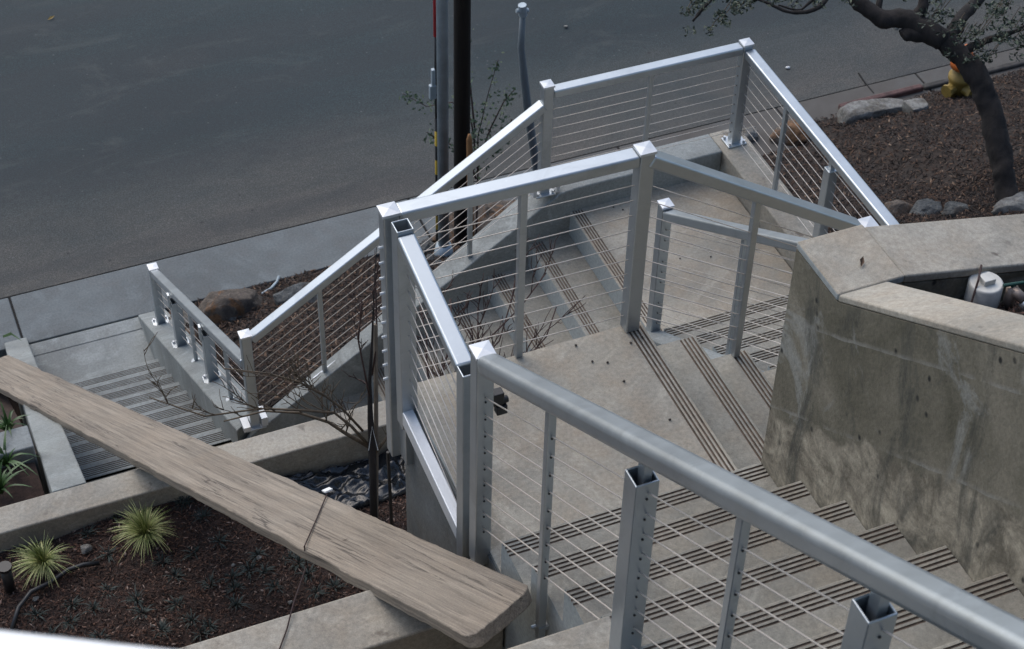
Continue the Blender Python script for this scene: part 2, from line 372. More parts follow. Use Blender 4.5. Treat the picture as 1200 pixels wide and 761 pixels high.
# ================================================================== STREET AND GROUND
def grid(x0, x1, y0, y1, nx, ny, zf):
    vs = [V((x0 + (x1 - x0) * i / nx, y0 + (y1 - y0) * j / ny, 0)) for j in range(ny + 1) for i in range(nx + 1)]
    for v in vs: v.z = zf(v.x, v.y)
    return vs, [(j * (nx + 1) + i, j * (nx + 1) + i + 1, (j + 1) * (nx + 1) + i + 1, (j + 1) * (nx + 1) + i) for j in range(ny) for i in range(nx)]
part('ground', grid(-700, 900, -500, 1200, 4, 4, lambda x, y: -32.0), 'bankground', kind='structure', label='dark earth reaching away under and beyond the site')
part('road', box(-300, 400, 39.6, 300, -30.6, -30.03), 'asphalt', kind='structure', label='dark blue grey asphalt road with dust along its gutter edge')
pv = thing('pavement', (0, 38, -30), 'pale concrete pavement strip between the road and the planted bank', None, kind='structure'); 
xs = [-60, -35, -11.37, 8.2, 19.5, 28.6, 37, 60]
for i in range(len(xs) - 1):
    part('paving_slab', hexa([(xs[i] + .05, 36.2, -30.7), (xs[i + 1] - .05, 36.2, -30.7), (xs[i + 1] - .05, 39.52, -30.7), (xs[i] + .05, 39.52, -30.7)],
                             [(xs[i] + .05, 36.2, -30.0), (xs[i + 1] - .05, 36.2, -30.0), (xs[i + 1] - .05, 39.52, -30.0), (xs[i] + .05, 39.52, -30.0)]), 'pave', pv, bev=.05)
part('expansion_joint', join(box(-60, 60, 39.5, 39.62, -30.7, -30.06), *[box(x - .06, x + .06, 36.2, 39.5, -30.7, -30.06) for x in xs[1:-1]]), 'joint', pv)
# raised strip of pad edge where the stairs meet the pavement
part('pad_edge', box(-12.2, -6.1, 35.25, 36.08, -30.7, -29.97), 'curb', pv, bev=.05)
part('concrete_pad', box(-12.2, -6.1, 32.17, 35.24, -30.7, -30.0), 'curb', pv)

def bump2(x, y, s, a): return a * (noise.noise(V((x * s, y * s, 3.3))) + .5 * noise.noise(V((x * s * 2.3, y * s * 2.3, 9.1))))
def terr(x, y):
    yl = 36.3 if x < 28 else 36.3 + min(1.7, (x - 28) * .9)
    if x >= 13:
        z = -14.0 - (y - 8.5) * (16.2 / (yl - 8.5)) if y < yl else -30.25
        if y < 8.5: z = -14.0 + (8.5 - y) * .3
    else:
        f = min(1, max(0, (x + 2) / 8)); f = f * f * (3 - 2 * f)
        zc = -11.0 if x > 5.6 else -11.0 + .66 * (x - 5.65)
        zt = zc - (.65 + 7.2 * f); t = min(1, max(0, (y - 17.8) / (36.3 - 17.8))); z = zt + (-30.25 - zt) * t
        if x < 6: z -= .7 * math.sin(math.pi * t) * (1 - f)
    if y > 38.15: z = -31
    return z + bump2(x, y, .55, .28) * (1 if y < 36 else .6)
def terrc(x, y): 
    e = 1.0
    return terr(x, y)
part('hillside', join(grid(-4.95, 13.0, 17.85, 36.25, 44, 50, terrc), grid(13.0, 80, -8, 38.6, 110, 90, terrc)), 'bankground', smooth=True, kind='structure', label='steep earth bank under the bark mulch between stairs and road')

def ground(u, v, y0=30.0):
    k = 40.0; r_ = FW + RT * ((u - 600) / FPX) - UP * ((v - 380.5) / FPX)
    while k < 100:
        p = CO + r_ * k
        if (p.y > 17.9 or p.x > 13.05) and p.z < terr(p.x, p.y): return p
        if p.z < -30: return p
        k += .03
    return p
def uphill(x, y): return 24 + (-38 - y) * 1.05 + bump2(x, y, .08, 4) + bump2(x, y, .3, 1.2)
part('hillside', grid(-160, 160, -170, -37, 60, 40, uphill), 'hillgreen', smooth=True, kind='structure', label='steep hillside added out of view to block southern sky light')  # unseen hill behind the camera, added to darken the south-facing sides
def chips(name, n, region, zf, mat, size, label, flat=.5, seed=1, tone=lambda r: r.random() ** 1.6):
    r = random.Random(seed); vs, fs, tn = [], [], []
    while len(tn) < n:
        x, y = region(r); z = zf(x, y)
        L = size * r.uniform(.5, 1.9); W = size * r.uniform(.18, .5); a = r.uniform(0, math.pi); tlt = r.gauss(0, flat); rl = r.gauss(0, flat)
        d = V((math.cos(a), math.sin(a), math.tan(max(-1, min(1, tlt))) * .7)).normalized(); s = V((-math.sin(a), math.cos(a), rl * .7)).normalized(); nn = d.cross(s)
        c = V((x, y, z + r.uniform(.0, size * .7))); b = len(vs)
        vs += [c - d * L / 2, c + s * W / 2, c + d * L / 2, c - s * W / 2, c + nn * W * .35]
        fs += [(b, b + 1, b + 4), (b + 1, b + 2, b + 4), (b + 2, b + 3, b + 4), (b + 3, b, b + 4), (b, b + 3, b + 2, b + 1)]
        tn.append(tone(r))
    me = bpy.data.meshes.new(name); me.from_pydata([tuple(v * U) for v in vs], [], fs)
    at_ = me.attributes.new('tone', 'FLOAT', 'POINT'); arr = []
    for t in tn: arr += [t] * 5
    at_.data.foreach_set('value', arr); me.materials.append(M[mat])
    o = bpy.data.objects.new(name, me); link(o); return tag(o, label, None, None, 'stuff')
def reg_left(r):
    while True:
        x, y = r.uniform(-4.9, 13), r.uniform(17.9, 36.1)
        if x < 13: return x, y
def reg_right(r): 
    return r.uniform(13.05, 44), r.choice([r.uniform(6, 38.2), r.uniform(6, 24)])
chips('bark_mulch', 26000, reg_left, terrc, 'chips', .26, 'coarse brown bark mulch on the bank below the lower railing', .5, 3)
chips('bark_mulch', 95000, reg_right, terrc, 'chips', .23, 'dark bark mulch on the slope around the leaning tree', .5, 4)

# ================================================================== STAIRS AND LANDINGS
# upper landing (the big one in the middle), its east edge is the first nosing down
t = thing('concrete_landing', (-3, -3, 0), 'broad worn concrete landing in the middle with stones on it', 'landing', 'concrete landings')
poly = [(-s, z) for s, z in step_poly(5.79, 0, -15.0)]
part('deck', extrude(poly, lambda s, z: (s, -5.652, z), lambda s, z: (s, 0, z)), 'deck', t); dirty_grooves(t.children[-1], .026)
part('wall_face', box(-5.83, -5.791, -5.65, .03, -15, -.12), 'face', t)
flight('narrow flight of steps going down east from the broad landing', 4, 0, 0, 1.5, 0, 1, 'x', -1, (4, -3, -3)) if False else None
t = thing('concrete_stairs', (4, -3, -3), 'short flight going down east beside the mossy wall', 'stairs', 'flights of concrete steps')
for k in range(1, 5):
    poly = step_poly(1.496, -k, -15 if k < 3 else -9)
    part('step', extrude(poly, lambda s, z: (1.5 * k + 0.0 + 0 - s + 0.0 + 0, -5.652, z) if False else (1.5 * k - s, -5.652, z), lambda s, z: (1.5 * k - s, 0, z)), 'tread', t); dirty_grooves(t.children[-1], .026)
t = thing('concrete_landing', (9, -2, -5), 'small lower landing hidden behind the mossy wall', 'landing', 'concrete landings')
poly = step_poly(5.9, -5, -9)
part('deck', extrude(poly, lambda s, z: (6.1, .53 - s, z), lambda s, z: (11.8, .53 - s, z)), 'deck', t)
# N flight, climbs towards the camera from the street side landing
flight('flight of steps with crossed groove lines behind the thin post', 6, 9.53, -11, 1.5, 6.1, 11.8, 'y', -1, (9, 5, -10))
t = thing('concrete_landing', (9, 13, -12), 'lower corner landing enclosed by low curb walls on two sides', 'landing', 'concrete landings')
poly = step_poly(5.7, -12, -14.5)
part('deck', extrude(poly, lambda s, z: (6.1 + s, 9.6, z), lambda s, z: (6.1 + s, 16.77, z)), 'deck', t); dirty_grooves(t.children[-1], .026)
part('back_fill', box(11.8, 13.0, 9.0, 16.7, -14.5, -12.1), 'deck', t)
# M flight, climbs east between the parapet and the long planter wall (M8 lowest)
t = thing('concrete_stairs', (0, 14, -17), 'wide shaded flight climbing east behind the landing, one groove band per tread', 'stairs', 'flights of concrete steps')
for k in range(1, 8):
    x = 6.1 - 1.5 * k; z = -12 - k
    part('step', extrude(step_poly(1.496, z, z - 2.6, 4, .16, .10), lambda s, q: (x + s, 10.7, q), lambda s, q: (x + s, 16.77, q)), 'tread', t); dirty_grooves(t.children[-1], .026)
t = thing('concrete_landing', (-8, 14, -20), 'lowest landing where the street stairs turn, mostly hidden by the beam', 'landing', 'concrete landings')
part('deck', box(-12.1, -4.41, 10.7, 18.1, -22, -20), 'deck', t)
# G flight from the street
flight('long lower flight from the pavement with finely ribbed treads', 10, 32.15, -29, 1.55, -12.1, -6.2, 'y', -1, (-9, 25, -25), drop=3, grooves=9, gw=.04, gd=.026, gap=.088, first=.24, mat='curb')
# S flight towards the camera
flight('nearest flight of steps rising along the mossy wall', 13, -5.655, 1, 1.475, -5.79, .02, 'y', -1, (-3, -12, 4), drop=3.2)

# ================================================================== WALLS
def capwall(label, org, pts_in, pts_out, bottom, mat='curb', group='low concrete parapet walls', bev=.06, name='concrete_wall', cat='wall'):
    """wall through matching top edge points, dropping to bottom"""
    vs = []; n = len(pts_in)
    for a, b in zip(pts_in, pts_out): vs += [V(a), V(b)]
    for a, b in zip(pts_in, pts_out):
        bz = bottom(a) if callable(bottom) else bottom
        vs += [V((a[0], a[1], bz)), V((b[0], b[1], bz))]
    fs = []; o = 2 * n
    for i in range(n - 1):
        a, b, c, d = 2 * i, 2 * i + 1, 2 * i + 3, 2 * i + 2
        fs += [(a, b, c, d), (a + o, d + o, c + o, b + o), (a, d, d + o, a + o), (b, b + o, c + o, c)]
    fs += [(0, o, o + 1, 1), (2 * n - 2, 2 * n - 1, o + 2 * n - 1, o + 2 * n - 2)]
    return part(name, (vs, fs), mat, None, bev=bev, seg=3, org=org, label=label, cat=cat, group=group)
zM = lambda x: -11.0 + .66 * (x - 6.05) if x < 6.05 else -11.0
capwall('sloping grey parapet wall beside the wide shaded flight', (0, 17, -16), [(-6.2, 16.77, zM(-6.0)), (5.75, 16.77, -11.05), (6.3, 16.77, -11), (11.85, 16.77, -11.0)],
        [(-5.0, 17.85, zM(-5.9)), (5.45, 17.85, -11.15), (6.3, 17.85, -11), (11.85, 17.85, -11.0)], lambda a: a[2] - 4.5)
capwall('level curb wall on the east side of the corner landing, under the long railing', (12.4, 10, -11), [(11.85, 17.85, -11.0), (11.85, -.5, -11.0)], [(13.02, 17.85, -11.0), (13.02, -.5, -11.0)], -16, mat='curb_warm')
zG = lambda y: -18.30 - .605 * (y - 17.0)
capwall('sloping wall beside the ribbed flight carrying the lowest short railing', (-5.6, 26, -24), [(-6.2, 36.0, zG(36.0)), (-6.2, 16.9, zG(17.0))], [(-4.95, 36.0, zG(36.0)), (-4.95, 17.9, zG(17.6))], lambda a: a[2] - 4.5)
zF = lambda y: -11.98 if y < 10.8 else (-11.98 - .56 * (y - 10.8) if y < 25 else -11.98 - .56 * 14.2 - .95 * (y - 25))
ptsF = [(75.9, 505.5), (34.8, 405.5), (17.1, 354.8)]
def on_gplane(u, v, off):
    r = FW + RT * ((u - 600) / FPX) - UP * ((v - 380.5) / FPX); c = -29 + 32.15 / 1.55 + off
    k = (c - CO.z - CO.y / 1.55) / (r.z + r.y / 1.55); return CO + r * k
fr = [V((-12.08, 10.7, -11.98)), on_gplane(75.9, 505.5, 3.0), on_gplane(34.8, 405.5, 2.0), on_gplane(17.1, 354.8, 1.2)]
fl = [V((p.x - 1.02, p.y, p.z)) for p in fr]
capwall('pale sloping wall at the left edge of the ribbed flight with a leaf on it', (-12.6, 22, -20), [tuple(p) for p in fl], [tuple(p) for p in fr], lambda a: a[2] - 6, mat='curb')
# long planter beams
capwall('long pale stained beam wall crossing under the plank, left of the young tree', (-8, 10.2, -12), [(-40, 10.7, -12.0), (5.4, 10.7, -12.0)], [(-40, 9.68, -12.0), (5.4, 9.68, -12.0)], -20.5, mat='curb_warm', group='planter walls')
capwall('pale beam wall carrying the near end of the plank', (-12, -5.2, -.6), [(-40, -4.58, -.6), (-5.84, -4.62, -.6)], [(-40, -5.98, -.6), (-5.84, -6.02, -.6)], -14, mat='curb_warm', group='planter walls')
capwall('nearest beam wall at the bottom edge beside the near steps', (-12, -11, 4.5), [(-40, -10.45, 4.5), (-5.82, -10.45, 4.5)], [(-40, -12.3, 4.5), (-5.82, -12.3, 4.5)], -4, mat='curb_warm', group='planter walls')
capwall('short cross wall of the far left planter, behind the plank', (-16, 15, -14), [(-40, 15.6, -14.0), (-13.1, 15.6, -14.0)], [(-40, 14.6, -14.0), (-13.1, 14.6, -14.0)], -19, mat='curb', group='planter walls')
capwall('retaining wall between the upper crossed-groove steps and the planting bed', (5.7, 5, -8), [(5.4, 10.0, -11.4), (5.4, 0.03, -5.0)], [(6.09, 10.0, -11.4), (6.09, .03, -5.0)], -16, mat='curb')
# mossy stair wall and its block
vs = []
prof = [(-5.68, 7.1), (-7.2, 7.12), (-30, 7.12 + .655 * 22.8)]
tp = []
w_ = part('wall_body', hexa([(.03, -30, -3), (1.05, -30, -3), (1.05, -5.66, -12), (.03, -5.66, -12)], [(.03, -30, 22), (1.05, -30, 22), (1.05, -5.66, 7), (.03, -5.66, 7)]), 'wall') if False else None
tw = thing('retaining_wall', (.5, -8, 3), 'tall mossy concrete wall beside the near steps with a pale sloping top', 'wall')
poly = [(-5.66, -12.0), (-5.66, 6.92), (-7.2, 6.92), (-32, 6.92 + .655 * 24.8), (-32, -3)]
part('wall_body', extrude(poly, lambda s, z: (.03, s, z), lambda s, z: (1.04, s, z)), 'wall', tw)
capp = [(-5.66, 6.921), (-5.66, 7.1), (-7.18, 7.1), (-32, 7.1 + .655 * 24.82), (-32, 6.921 + .655 * 24.8), (-7.2, 6.921)]
def capstrip(label, ya, za, yb, zb, mat):
    return part('wall_cap', hexa([(.03, yb, zb - .178), (1.06, yb, zb - .178), (1.06, ya, za - .178), (.03, ya, za - .178)], [(.03, yb, zb), (1.06, yb, zb), (1.06, ya, za), (.03, ya, za)]), mat, tw, bev=.045, seg=3, label=label)
part('wall_cap', box(.03, 1.43, -7.19, -5.63, 6.922, 7.1), 'deck', tw, bev=.045, seg=3)
capstrip('pale sloping cap', -7.2, 7.1, -32, 7.1 + .655 * 24.8, 'curb_warm')
# block that joins the east wall
zV = lambda x: 7.1 - .22 * max(0, x - 1.2)
tv = thing('retaining_wall', (6, -6.4, 6), 'weathered wall running right from the mossy corner in front of the pipe cap', 'wall')
part('wall_body', hexa([(1.07, -7.12, -9), (14, -7.12, -9), (14, -5.68, -9), (1.07, -5.68, -9)], [(1.07, -7.12, 6.9), (14, -7.12, zV(14) - .2), (14, -5.68, zV(14) - .2), (1.07, -5.68, 6.9)]), 'wall', tv)
part('wall_cap', hexa([(1.45, -7.14, zV(1.45) - .199), (14, -7.14, zV(14) - .199), (14, -5.66, zV(14) - .199), (1.45, -5.66, zV(1.45) - .199)],
                      [(1.45, -7.14, zV(1.45)), (14, -7.14, zV(14)), (14, -5.66, zV(14)), (1.45, -5.66, zV(1.45))]), 'curb_warm', tv, bev=.045, seg=3)

# ================================================================== RAILINGS
W = .35
def post(t, x, y, z0, z1, cap=True, w=W, plate=False, open_top=False, label=None, holes=None):
    if open_top: p = part('post', hollow(x, y, w, z0, z1), 'alu', t, bev=.03, label=label)
    else: p = part('post', box(x - w / 2, x + w / 2, y - w / 2, y + w / 2, z0, z1), 'alu', t, bev=.035, label=label)
    if cap and not open_top:
        h = w / 2 + .02
        part('post_cap', ([V((x - h, y - h, z1)), V((x + h, y - h, z1)), V((x + h, y + h, z1)), V((x - h, y + h, z1)), V((x - h, y - h, z1 + .07)), V((x + h, y - h, z1 + .07)), V((x + h, y + h, z1 + .07)), V((x - h, y + h, z1 + .07)), V((x, y, z1 + .095))],
             [(0, 3, 2, 1), (0, 1, 5, 4), (1, 2, 6, 5), (2, 3, 7, 6), (3, 0, 4, 7), (4, 5, 8), (5, 6, 8), (6, 7, 8), (7, 4, 8)]), 'cap', p)
    if plate:
        part('base_plate', box(x - .36, x + .36, y - .3, y + .3, z0 + .0, z0 + .07), 'alu', p, bev=.02)
        bl = [tube([(x + a, y + b, z0 + .07), (x + a, y + b, z0 + .17)], .05, 6) for a in (-.27, .27) for b in (-.21, .21)]
        part('anchor_bolts', join(*bl), 'alu_bright', p, kind='stuff')
    return p
def cables(t, a, b, n, first, gap, r=.0115, mat='cable'):
    """a, b: rail top points at the two posts; cables run parallel below"""
    a, b = V(a), V(b)
    for i in range(n):
        dz = V((0, 0, -(first + gap * i))); part('cable', tube([a + dz, (a + b) / 2 + dz + V((0, 0, -.008)), b + dz], r, 6), mat, t, smooth=True)
def grommets(p, x, y, zs, d, both=False):
    """small dark ferrules where the cables pass through a post, on the face looking along d"""
    d = V(d); c = [tube([V((x, y, z)) + d * (W / 2 - .01), V((x, y, z)) + d * (W / 2 + .025)], .022, 6) for z in zs]
    part('cable_ferrules', join(*c), 'blackp', p, kind='stuff')
def stanchion(t, x, y, z0, z1, w=.15, foot=None, along='y'):
    s = part('stanchion', box(x - w / 2, x + w / 2, y - w / 2, y + w / 2, z0, z1), 'alu', t, bev=.02)
    if foot == 'plates':
        part('foot_plate', beam((x - .42, y, z0 - .42 * .66 + .05), (x + .42, y, z0 + .42 * .66 + .05), .2, .04, side=(0, 1, 0)), 'alu_bright', s)
    elif foot == 'disc': part('foot_plate', tube([(x, y, z0), (x, y, z0 + .05)], .2, 12), 'alu', s)
    return s
def rail(t, a, b, w=.40, h=.30, bev=.06, mat='alu', name='top_rail', side=None): return part(name, beam(a, b, w, h, side), mat, t, bev=bev, seg=4)

# --- M railing on the sloping parapet, with the level run, and the east run
ym = 17.1
t = thing('cable_railing', (0, ym, -14), 'sloping cable railing on the parapet above the wide flight', 'railing', 'cable railings')
P1 = (-5.55, 16.95); P1b, P1t = -18.3, -13.95
p = post(t, P1[0], P1[1], P1b, P1t, plate=True, label='corner post with bright brackets at its foot')
part('foot_bracket', box(P1[0] - .45, P1[0] - .2, P1[1] - .3, P1[1] + .3, P1b + .05, P1b + .25), 'alu_bright', p); part('foot_bracket', box(P1[0] + .2, P1[0] + .42, P1[1] - .3, P1[1] + .3, P1b + .1, P1b + .5), 'alu_bright', p)
p2 = post(t, 5.2, ym, -11.1, -6.62, plate=True)
for a in (-1, 1): part('foot_bracket', box(5.2 + a * .42 - .06, 5.2 + a * .42 + .06, ym - .3, ym + .3, -11.0, -10.72), 'alu_bright', p2)
ra, rb = V((-5.4, ym, -14.18)), V((5.02, ym, -7.25)); rail(t, ra, rb)
cables(t, V((-5.4, ym, -14.3)), V((5.05, ym, -7.35)), 8, .72, .40)
for x in (-2.85, 2.54): stanchion(t, x, ym, zM(x) + .05, -14.18 + (x + 5.4) * .665 - .25, foot='plates')
t = thing('cable_railing', (9, ym, -8), 'level cable railing farthest from the camera, against the road', 'railing', 'cable railings')
p3 = post(t, 12.45, ym, -11.0, -6.82, plate=True, label='corner post with square base plate')
rail(t, (5.38, ym, -6.78), (12.27, ym, -6.82)); cables(t, (5.38, ym, -6.8), (12.27, ym, -6.85), 8, .85, .40); stanchion(t, 8.95, ym, -11, -7.05)
grommets(p3, 12.45, ym, [-6.85 - .85 - .4 * i for i in range(8)], (-1, 0, 0))
t = thing('cable_railing', (12.45, 10, -8), 'long straight cable railing on the east curb, descending to the right in view', 'railing', 'cable railings')
rail(t, (12.5, 16.92, -6.95), (12.5, 2.0, -7.1)); cables(t, (12.5, 16.9, -6.95), (12.5, 2.0, -7.1), 9, .65, .40)
post(t, 12.48, 11.15, -11, -7.65, cap=False, open_top=False, plate=True); post(t, 12.48, 3.0, -11, -7.65, cap=False, plate=True)
part('rail_bracket', box(12.4, 12.56, 11.07, 11.23, -7.66, -7.3), 'alu', t)
for y in (14.2, 7.0): stanchion(t, 12.5, y, -11, -7.2)

# --- G railing
t = thing('cable_railing', (-5.6, 26, -24), 'lowest short railing with stubby posts next to the boulders', 'railing', 'cable railings')
gx = -5.6
zr = lambda y: -25.0 + (33.45 - y) * .60
post(t, gx, 33.5, zG(33.5), -24.95, w=.38, plate=True)
rail(t, (gx, 33.3, zr(33.3)), (gx, 17.12, zr(17.12)), w=.38)
for y in (29.1, 23.2):
    q = post(t, gx, y, zG(y) + .0, zr(y) - .62, cap=False, open_top=True, w=.42, plate=True)
    part('rail_bracket', box(gx - .3, gx - .22, y - .1, y + .1, zr(y) - .9, zr(y) - .2), 'alu', q)
for y in (26.2, 20.2): stanchion(t, gx, y, zG(y), zr(y) - .2, foot='disc')
cables(t, (gx, 33.3, zr(33.3)), (gx, 17.1, zr(17.1)), 5, .75, .45, .012)

# --- railing A along the north edge of the broad landing, and railing 2 down the steps
t = thing('cable_railing', (-3, 0, 2), 'railing along the far edge of the broad landing with a capped corner post', 'railing', 'cable railings')
pb = post(t, -6.02, .06, -2.1, 5.12, label='tall left post bolted to the landing wall'); pa = post(t, -.33, -.1, 0, 5.2, label='capped corner post at the groove lines')
rail(t, (-5.84, .05, 5.17), (-.5, -.08, 5.2)); cables(t, (-5.84, .05, 5.17), (-.5, -.08, 5.2), 10, .92, .43)
stanchion(t, -3.08, -.02, 0, 4.95, w=.17)
nuts = [tube([(-6.19, .06, 5.12 - .92 - .43 * i), (-6.27, .06, 5.12 - .92 - .43 * i)], .035, 6) for i in range(10)]
part('cable_nuts', join(*nuts), 'alu_bright', pb, kind='stuff')
part('wall_bracket', box(-6.0, -5.8, -.55, -.1, -2.0, -.6), 'alu', pb, bev=.02)
t = thing('cable_railing', (3, -.1, 1), 'railing stepping down from the capped corner post to the wall block', 'railing', 'cable railings')
rail(t, (-.16, -.1, 5.12), (5.55, -.1, 1.36)); pe = post(t, 5.75, -.1, -5, 1.22)
cables(t, (-.16, -.1, 5.12), (5.6, -.1, 1.36), 10, .92, .43); stanchion(t, 2.64, -.08, -2, 3.05, w=.17)
# --- railing 3 by the crossed-groove flight
t = thing('cable_railing', (5.9, 5, -6), 'short railing behind the thin post, rising along the crossed-groove steps', 'railing', 'cable railings')
p = post(t, 5.9, 9.85, -12, -6.12); rail(t, (5.9, 9.68, -6.2), (5.9, .8, -.35)); cables(t, (5.9, 9.68, -6.2), (5.9, .8, -.35), 10, .75, .43)
grommets(p, 5.9, 9.85, [-6.2 - .75 - .43 * i for i in range(10)], (0, -1, 0)); stanchion(t, 5.9, 5.3, -8.2, -3.6)
# --- west panel
t = thing('cable_railing', (-5.9, -2, 2), 'narrow side panel with open-topped tube posts and a wide bright bottom channel', 'railing', 'cable railings')
c1, c3 = V((-5.93, -.52, 5.2)), V((-5.93, -4.14, 4.5))
post(t, c1.x, c1.y, -.62, c1.z, cap=False, open_top=True, w=.37); post(t, c3.x, c3.y, -1.55, c3.z, cap=False, open_top=True, w=.35)
rail(t, (c1.x, c1.y - .19, c1.z - .08), (c3.x, c3.y + .12, c3.z + .02), w=.38, h=.26)
rail(t, (-5.98, -.45, -.02), (-5.98, -4.0, -.30), w=.26, h=.42, bev=.03, mat='cap', name='bottom_channel')
cables(t, (c1.x + .02, c1.y - .18, c1.z - .05), (c3.x + .02, c3.y + .17, c3.z - .05), 10, .72, .44)
# --- near railing S
sx_ = -5.93
zS = lambda y: 6.50 + .654 * (-6.25 - y) + .05
t = thing('cable_railing', (sx_, -12, 8), 'largest nearest railing running to the lower right corner over the near steps', 'railing', 'cable railings')
pd = post(t, sx_, -4.86, -.42, 5.62, w=.36, label='tall capped post at the landing corner')
rail(t, (sx_, -5.0, zS(-5.0) - .02), (sx_, -34, zS(-34)), w=.46, h=.40, bev=.14)
cables(t, (sx_, -5.0, zS(-5.0)), (sx_, -34, zS(-34)), 9, 1.18, .475, .0145)
grommets(pd, sx_, -4.86, [zS(-4.86) - 1.18 - .475 * i for i in range(9)], (0, -1, 0))
for y, zb in ((-11.3, 4.5), (-17.05, 8)):
    q = post(t, sx_ - .02, y, zb, zS(y) - .84, cap=False, open_top=True, w=.40)
    part('rail_bracket', box(sx_ - .05, sx_ + .09, y - .1, y + .1, zS(y) - 1.2, zS(y) - .4), 'alu', q)
    grommets(q, sx_ - .02, y - .02, [zS(y) - 1.18 - .475 * i for i in range(9)], (0, -1, 0))
for y in (-7.95, -14.1):
    q = stanchion(t, sx_, y, .75 + (-7.95 - y) * .67, zS(y) - .38, w=.16)
    grm = [tube([(sx_, y - .075, zS(y) - 1.18 - .475 * i), (sx_, y - .1, zS(y) - 1.18 - .475 * i)], .022, 6) for i in range(9)]
    part('cable_ferrules', join(*grm), 'blackp', q, kind='stuff')
part('side_bracket', join(box(-6.0, -5.8, -8.06, -7.84, 1.1, 1.2), tube([(-6.12, -7.94, 1.16), (-6.02, -7.94, 1.16)], .04, 8)), 'alu', t)
part('gate_latch', join(box(-5.74, -5.5, -4.95, -4.75, 4.15, 4.45), box(-5.66, -5.44, -4.98, -4.8, 3.9, 4.12), tube([(-5.55, -4.87, 4.2), (-5.4, -4.87, 4.2)], .08, 8)), 'blackp', t, bev=.02)
# --- foreground rail, close to the camera
a, b = CO + (FW + RT * ((-90 - 600) / FPX) - UP * ((757 - 380.5) / FPX)) * 10.5, CO + (FW + RT * ((330 - 600) / FPX) - UP * ((808 - 380.5) / FPX)) * 9.6
t = thing('handrail', tuple(a), 'blurred pale rail crossing the bottom left corner close by', 'railing', None)
rail(t, a + (a - b) * 1.2, b + (b - a) * 1.5, w=.40, h=.3, mat='cap')

# ================================================================== PLANTING BEDS
bedz = lambda x, y: -12.75 + .02 * (9.7 - y) + bump2(x, y, .9, .14) - (.55 if x > -7.2 else 0) * min(1, max(0, (x + 7.2) / 1.5)) * min(1, max(0, (y - 5) / 3))
part('planting_bed', grid(-40, 5.35, -4.6, 9.67, 160, 50, bedz), 'soil', smooth=True, kind='structure', label='sunken bed of dark soil and red mulch between the two beam walls')
chips('fine_mulch', 42000, lambda r: (r.uniform(-19, -2.2), r.uniform(1.5, 9.6)), bedz, 'chips_red', .12, 'fine reddish mulch in the bed in front of the long beam wall', .6, 5)
part('planting_bed', grid(-40, -5.85, -10.4, -6.05, 30, 8, lambda x, y: -2.6 + bump2(x, y, .9, .2)), 'soil', kind='structure', label='dark pocket of soil under the near end of the plank')
leftz = lambda x, y: -14.6 + bump2(x, y, .8, .25)
part('planting_bed', grid(-40, -13.2, 10.75, 14.5, 60, 12, leftz), 'soil', smooth=True, kind='structure', label='small dark bed left of the pale sloping wall')
part('planting_bed', grid(-40, -13.0, 15.7, 36, 30, 20, lambda x, y: -15.5 - .75 * (y - 15.7)), 'soil', kind='structure', label='dark slope beyond the far left planter')
upz = lambda x, y: 5.85 + .60 * (-7.1 - y) + bump2(x, y, .8, .12) - .12 * max(0, x - 1.2)
part('planting_bed', grid(1.06, 16, -30, -7.15, 40, 50, upz), 'soil', smooth=True, kind='structure', label='dark mulched bed above the mossy wall at the right edge')
chips('fine_mulch', 22000, lambda r: (r.uniform(1.1, 13), r.uniform(-19, -7.2)), upz, 'chips_red', .13, 'brown mulch around the white pipe cap', .6, 8)

# ------------------------------------------------------------------ plank
zRq, zQq = -.6, -12.0
cA = at(492, 671.6, z=.06); cB = V((-11.89, 23.24, -20.25))
ax = (cA - cB).normalized()
def edgept(u, v):     # where the pixel ray meets the plank's top plane
    sdir = ax.cross(V((0, 0, 1))).normalized(); nrm = sdir.cross(ax).normalized()
    r = FW + RT * ((u - 600) / FPX) - UP * ((v - 380.5) / FPX); k = (cA - CO).dot(nrm) / r.dot(nrm); return CO + r * k, sdir, nrm
e1, sdir, nrm = edgept(618, 690); e2, _, _ = edgept(562, 743); e3, _, _ = edgept(200, 494); e4, _, _ = edgept(200, 567); e5, _, _ = edgept(400, 588); e6, _, _ = edgept(400, 664)
loc = lambda p: ((p - cA).dot(ax), (p - cA).dot(sdir))
pl = [loc(p) for p in (e1, e2, e3, e4, e5, e6)]
smin = min((pl[2][1] + pl[4][1] + pl[0][1]) / 3, (pl[3][1] + pl[5][1] + pl[1][1]) / 3); smax = max((pl[2][1] + pl[4][1] + pl[0][1]) / 3, (pl[3][1] + pl[5][1] + pl[1][1]) / 3)
print('PLANK', [(round(a, 2), round(b, 2)) for a, b in pl], smin, smax)
L0 = -46.0; L1a, L1b = pl[0][0], pl[1][0]; T = .30
if nrm.z < 0: nrm = -nrm
mw = Matrix((ax, sdir, nrm)).transposed().to_4x4(); mw.translation = cA * U
nl, nw = 260, 22; vs = []; fs = []
rr = random.Random(5)
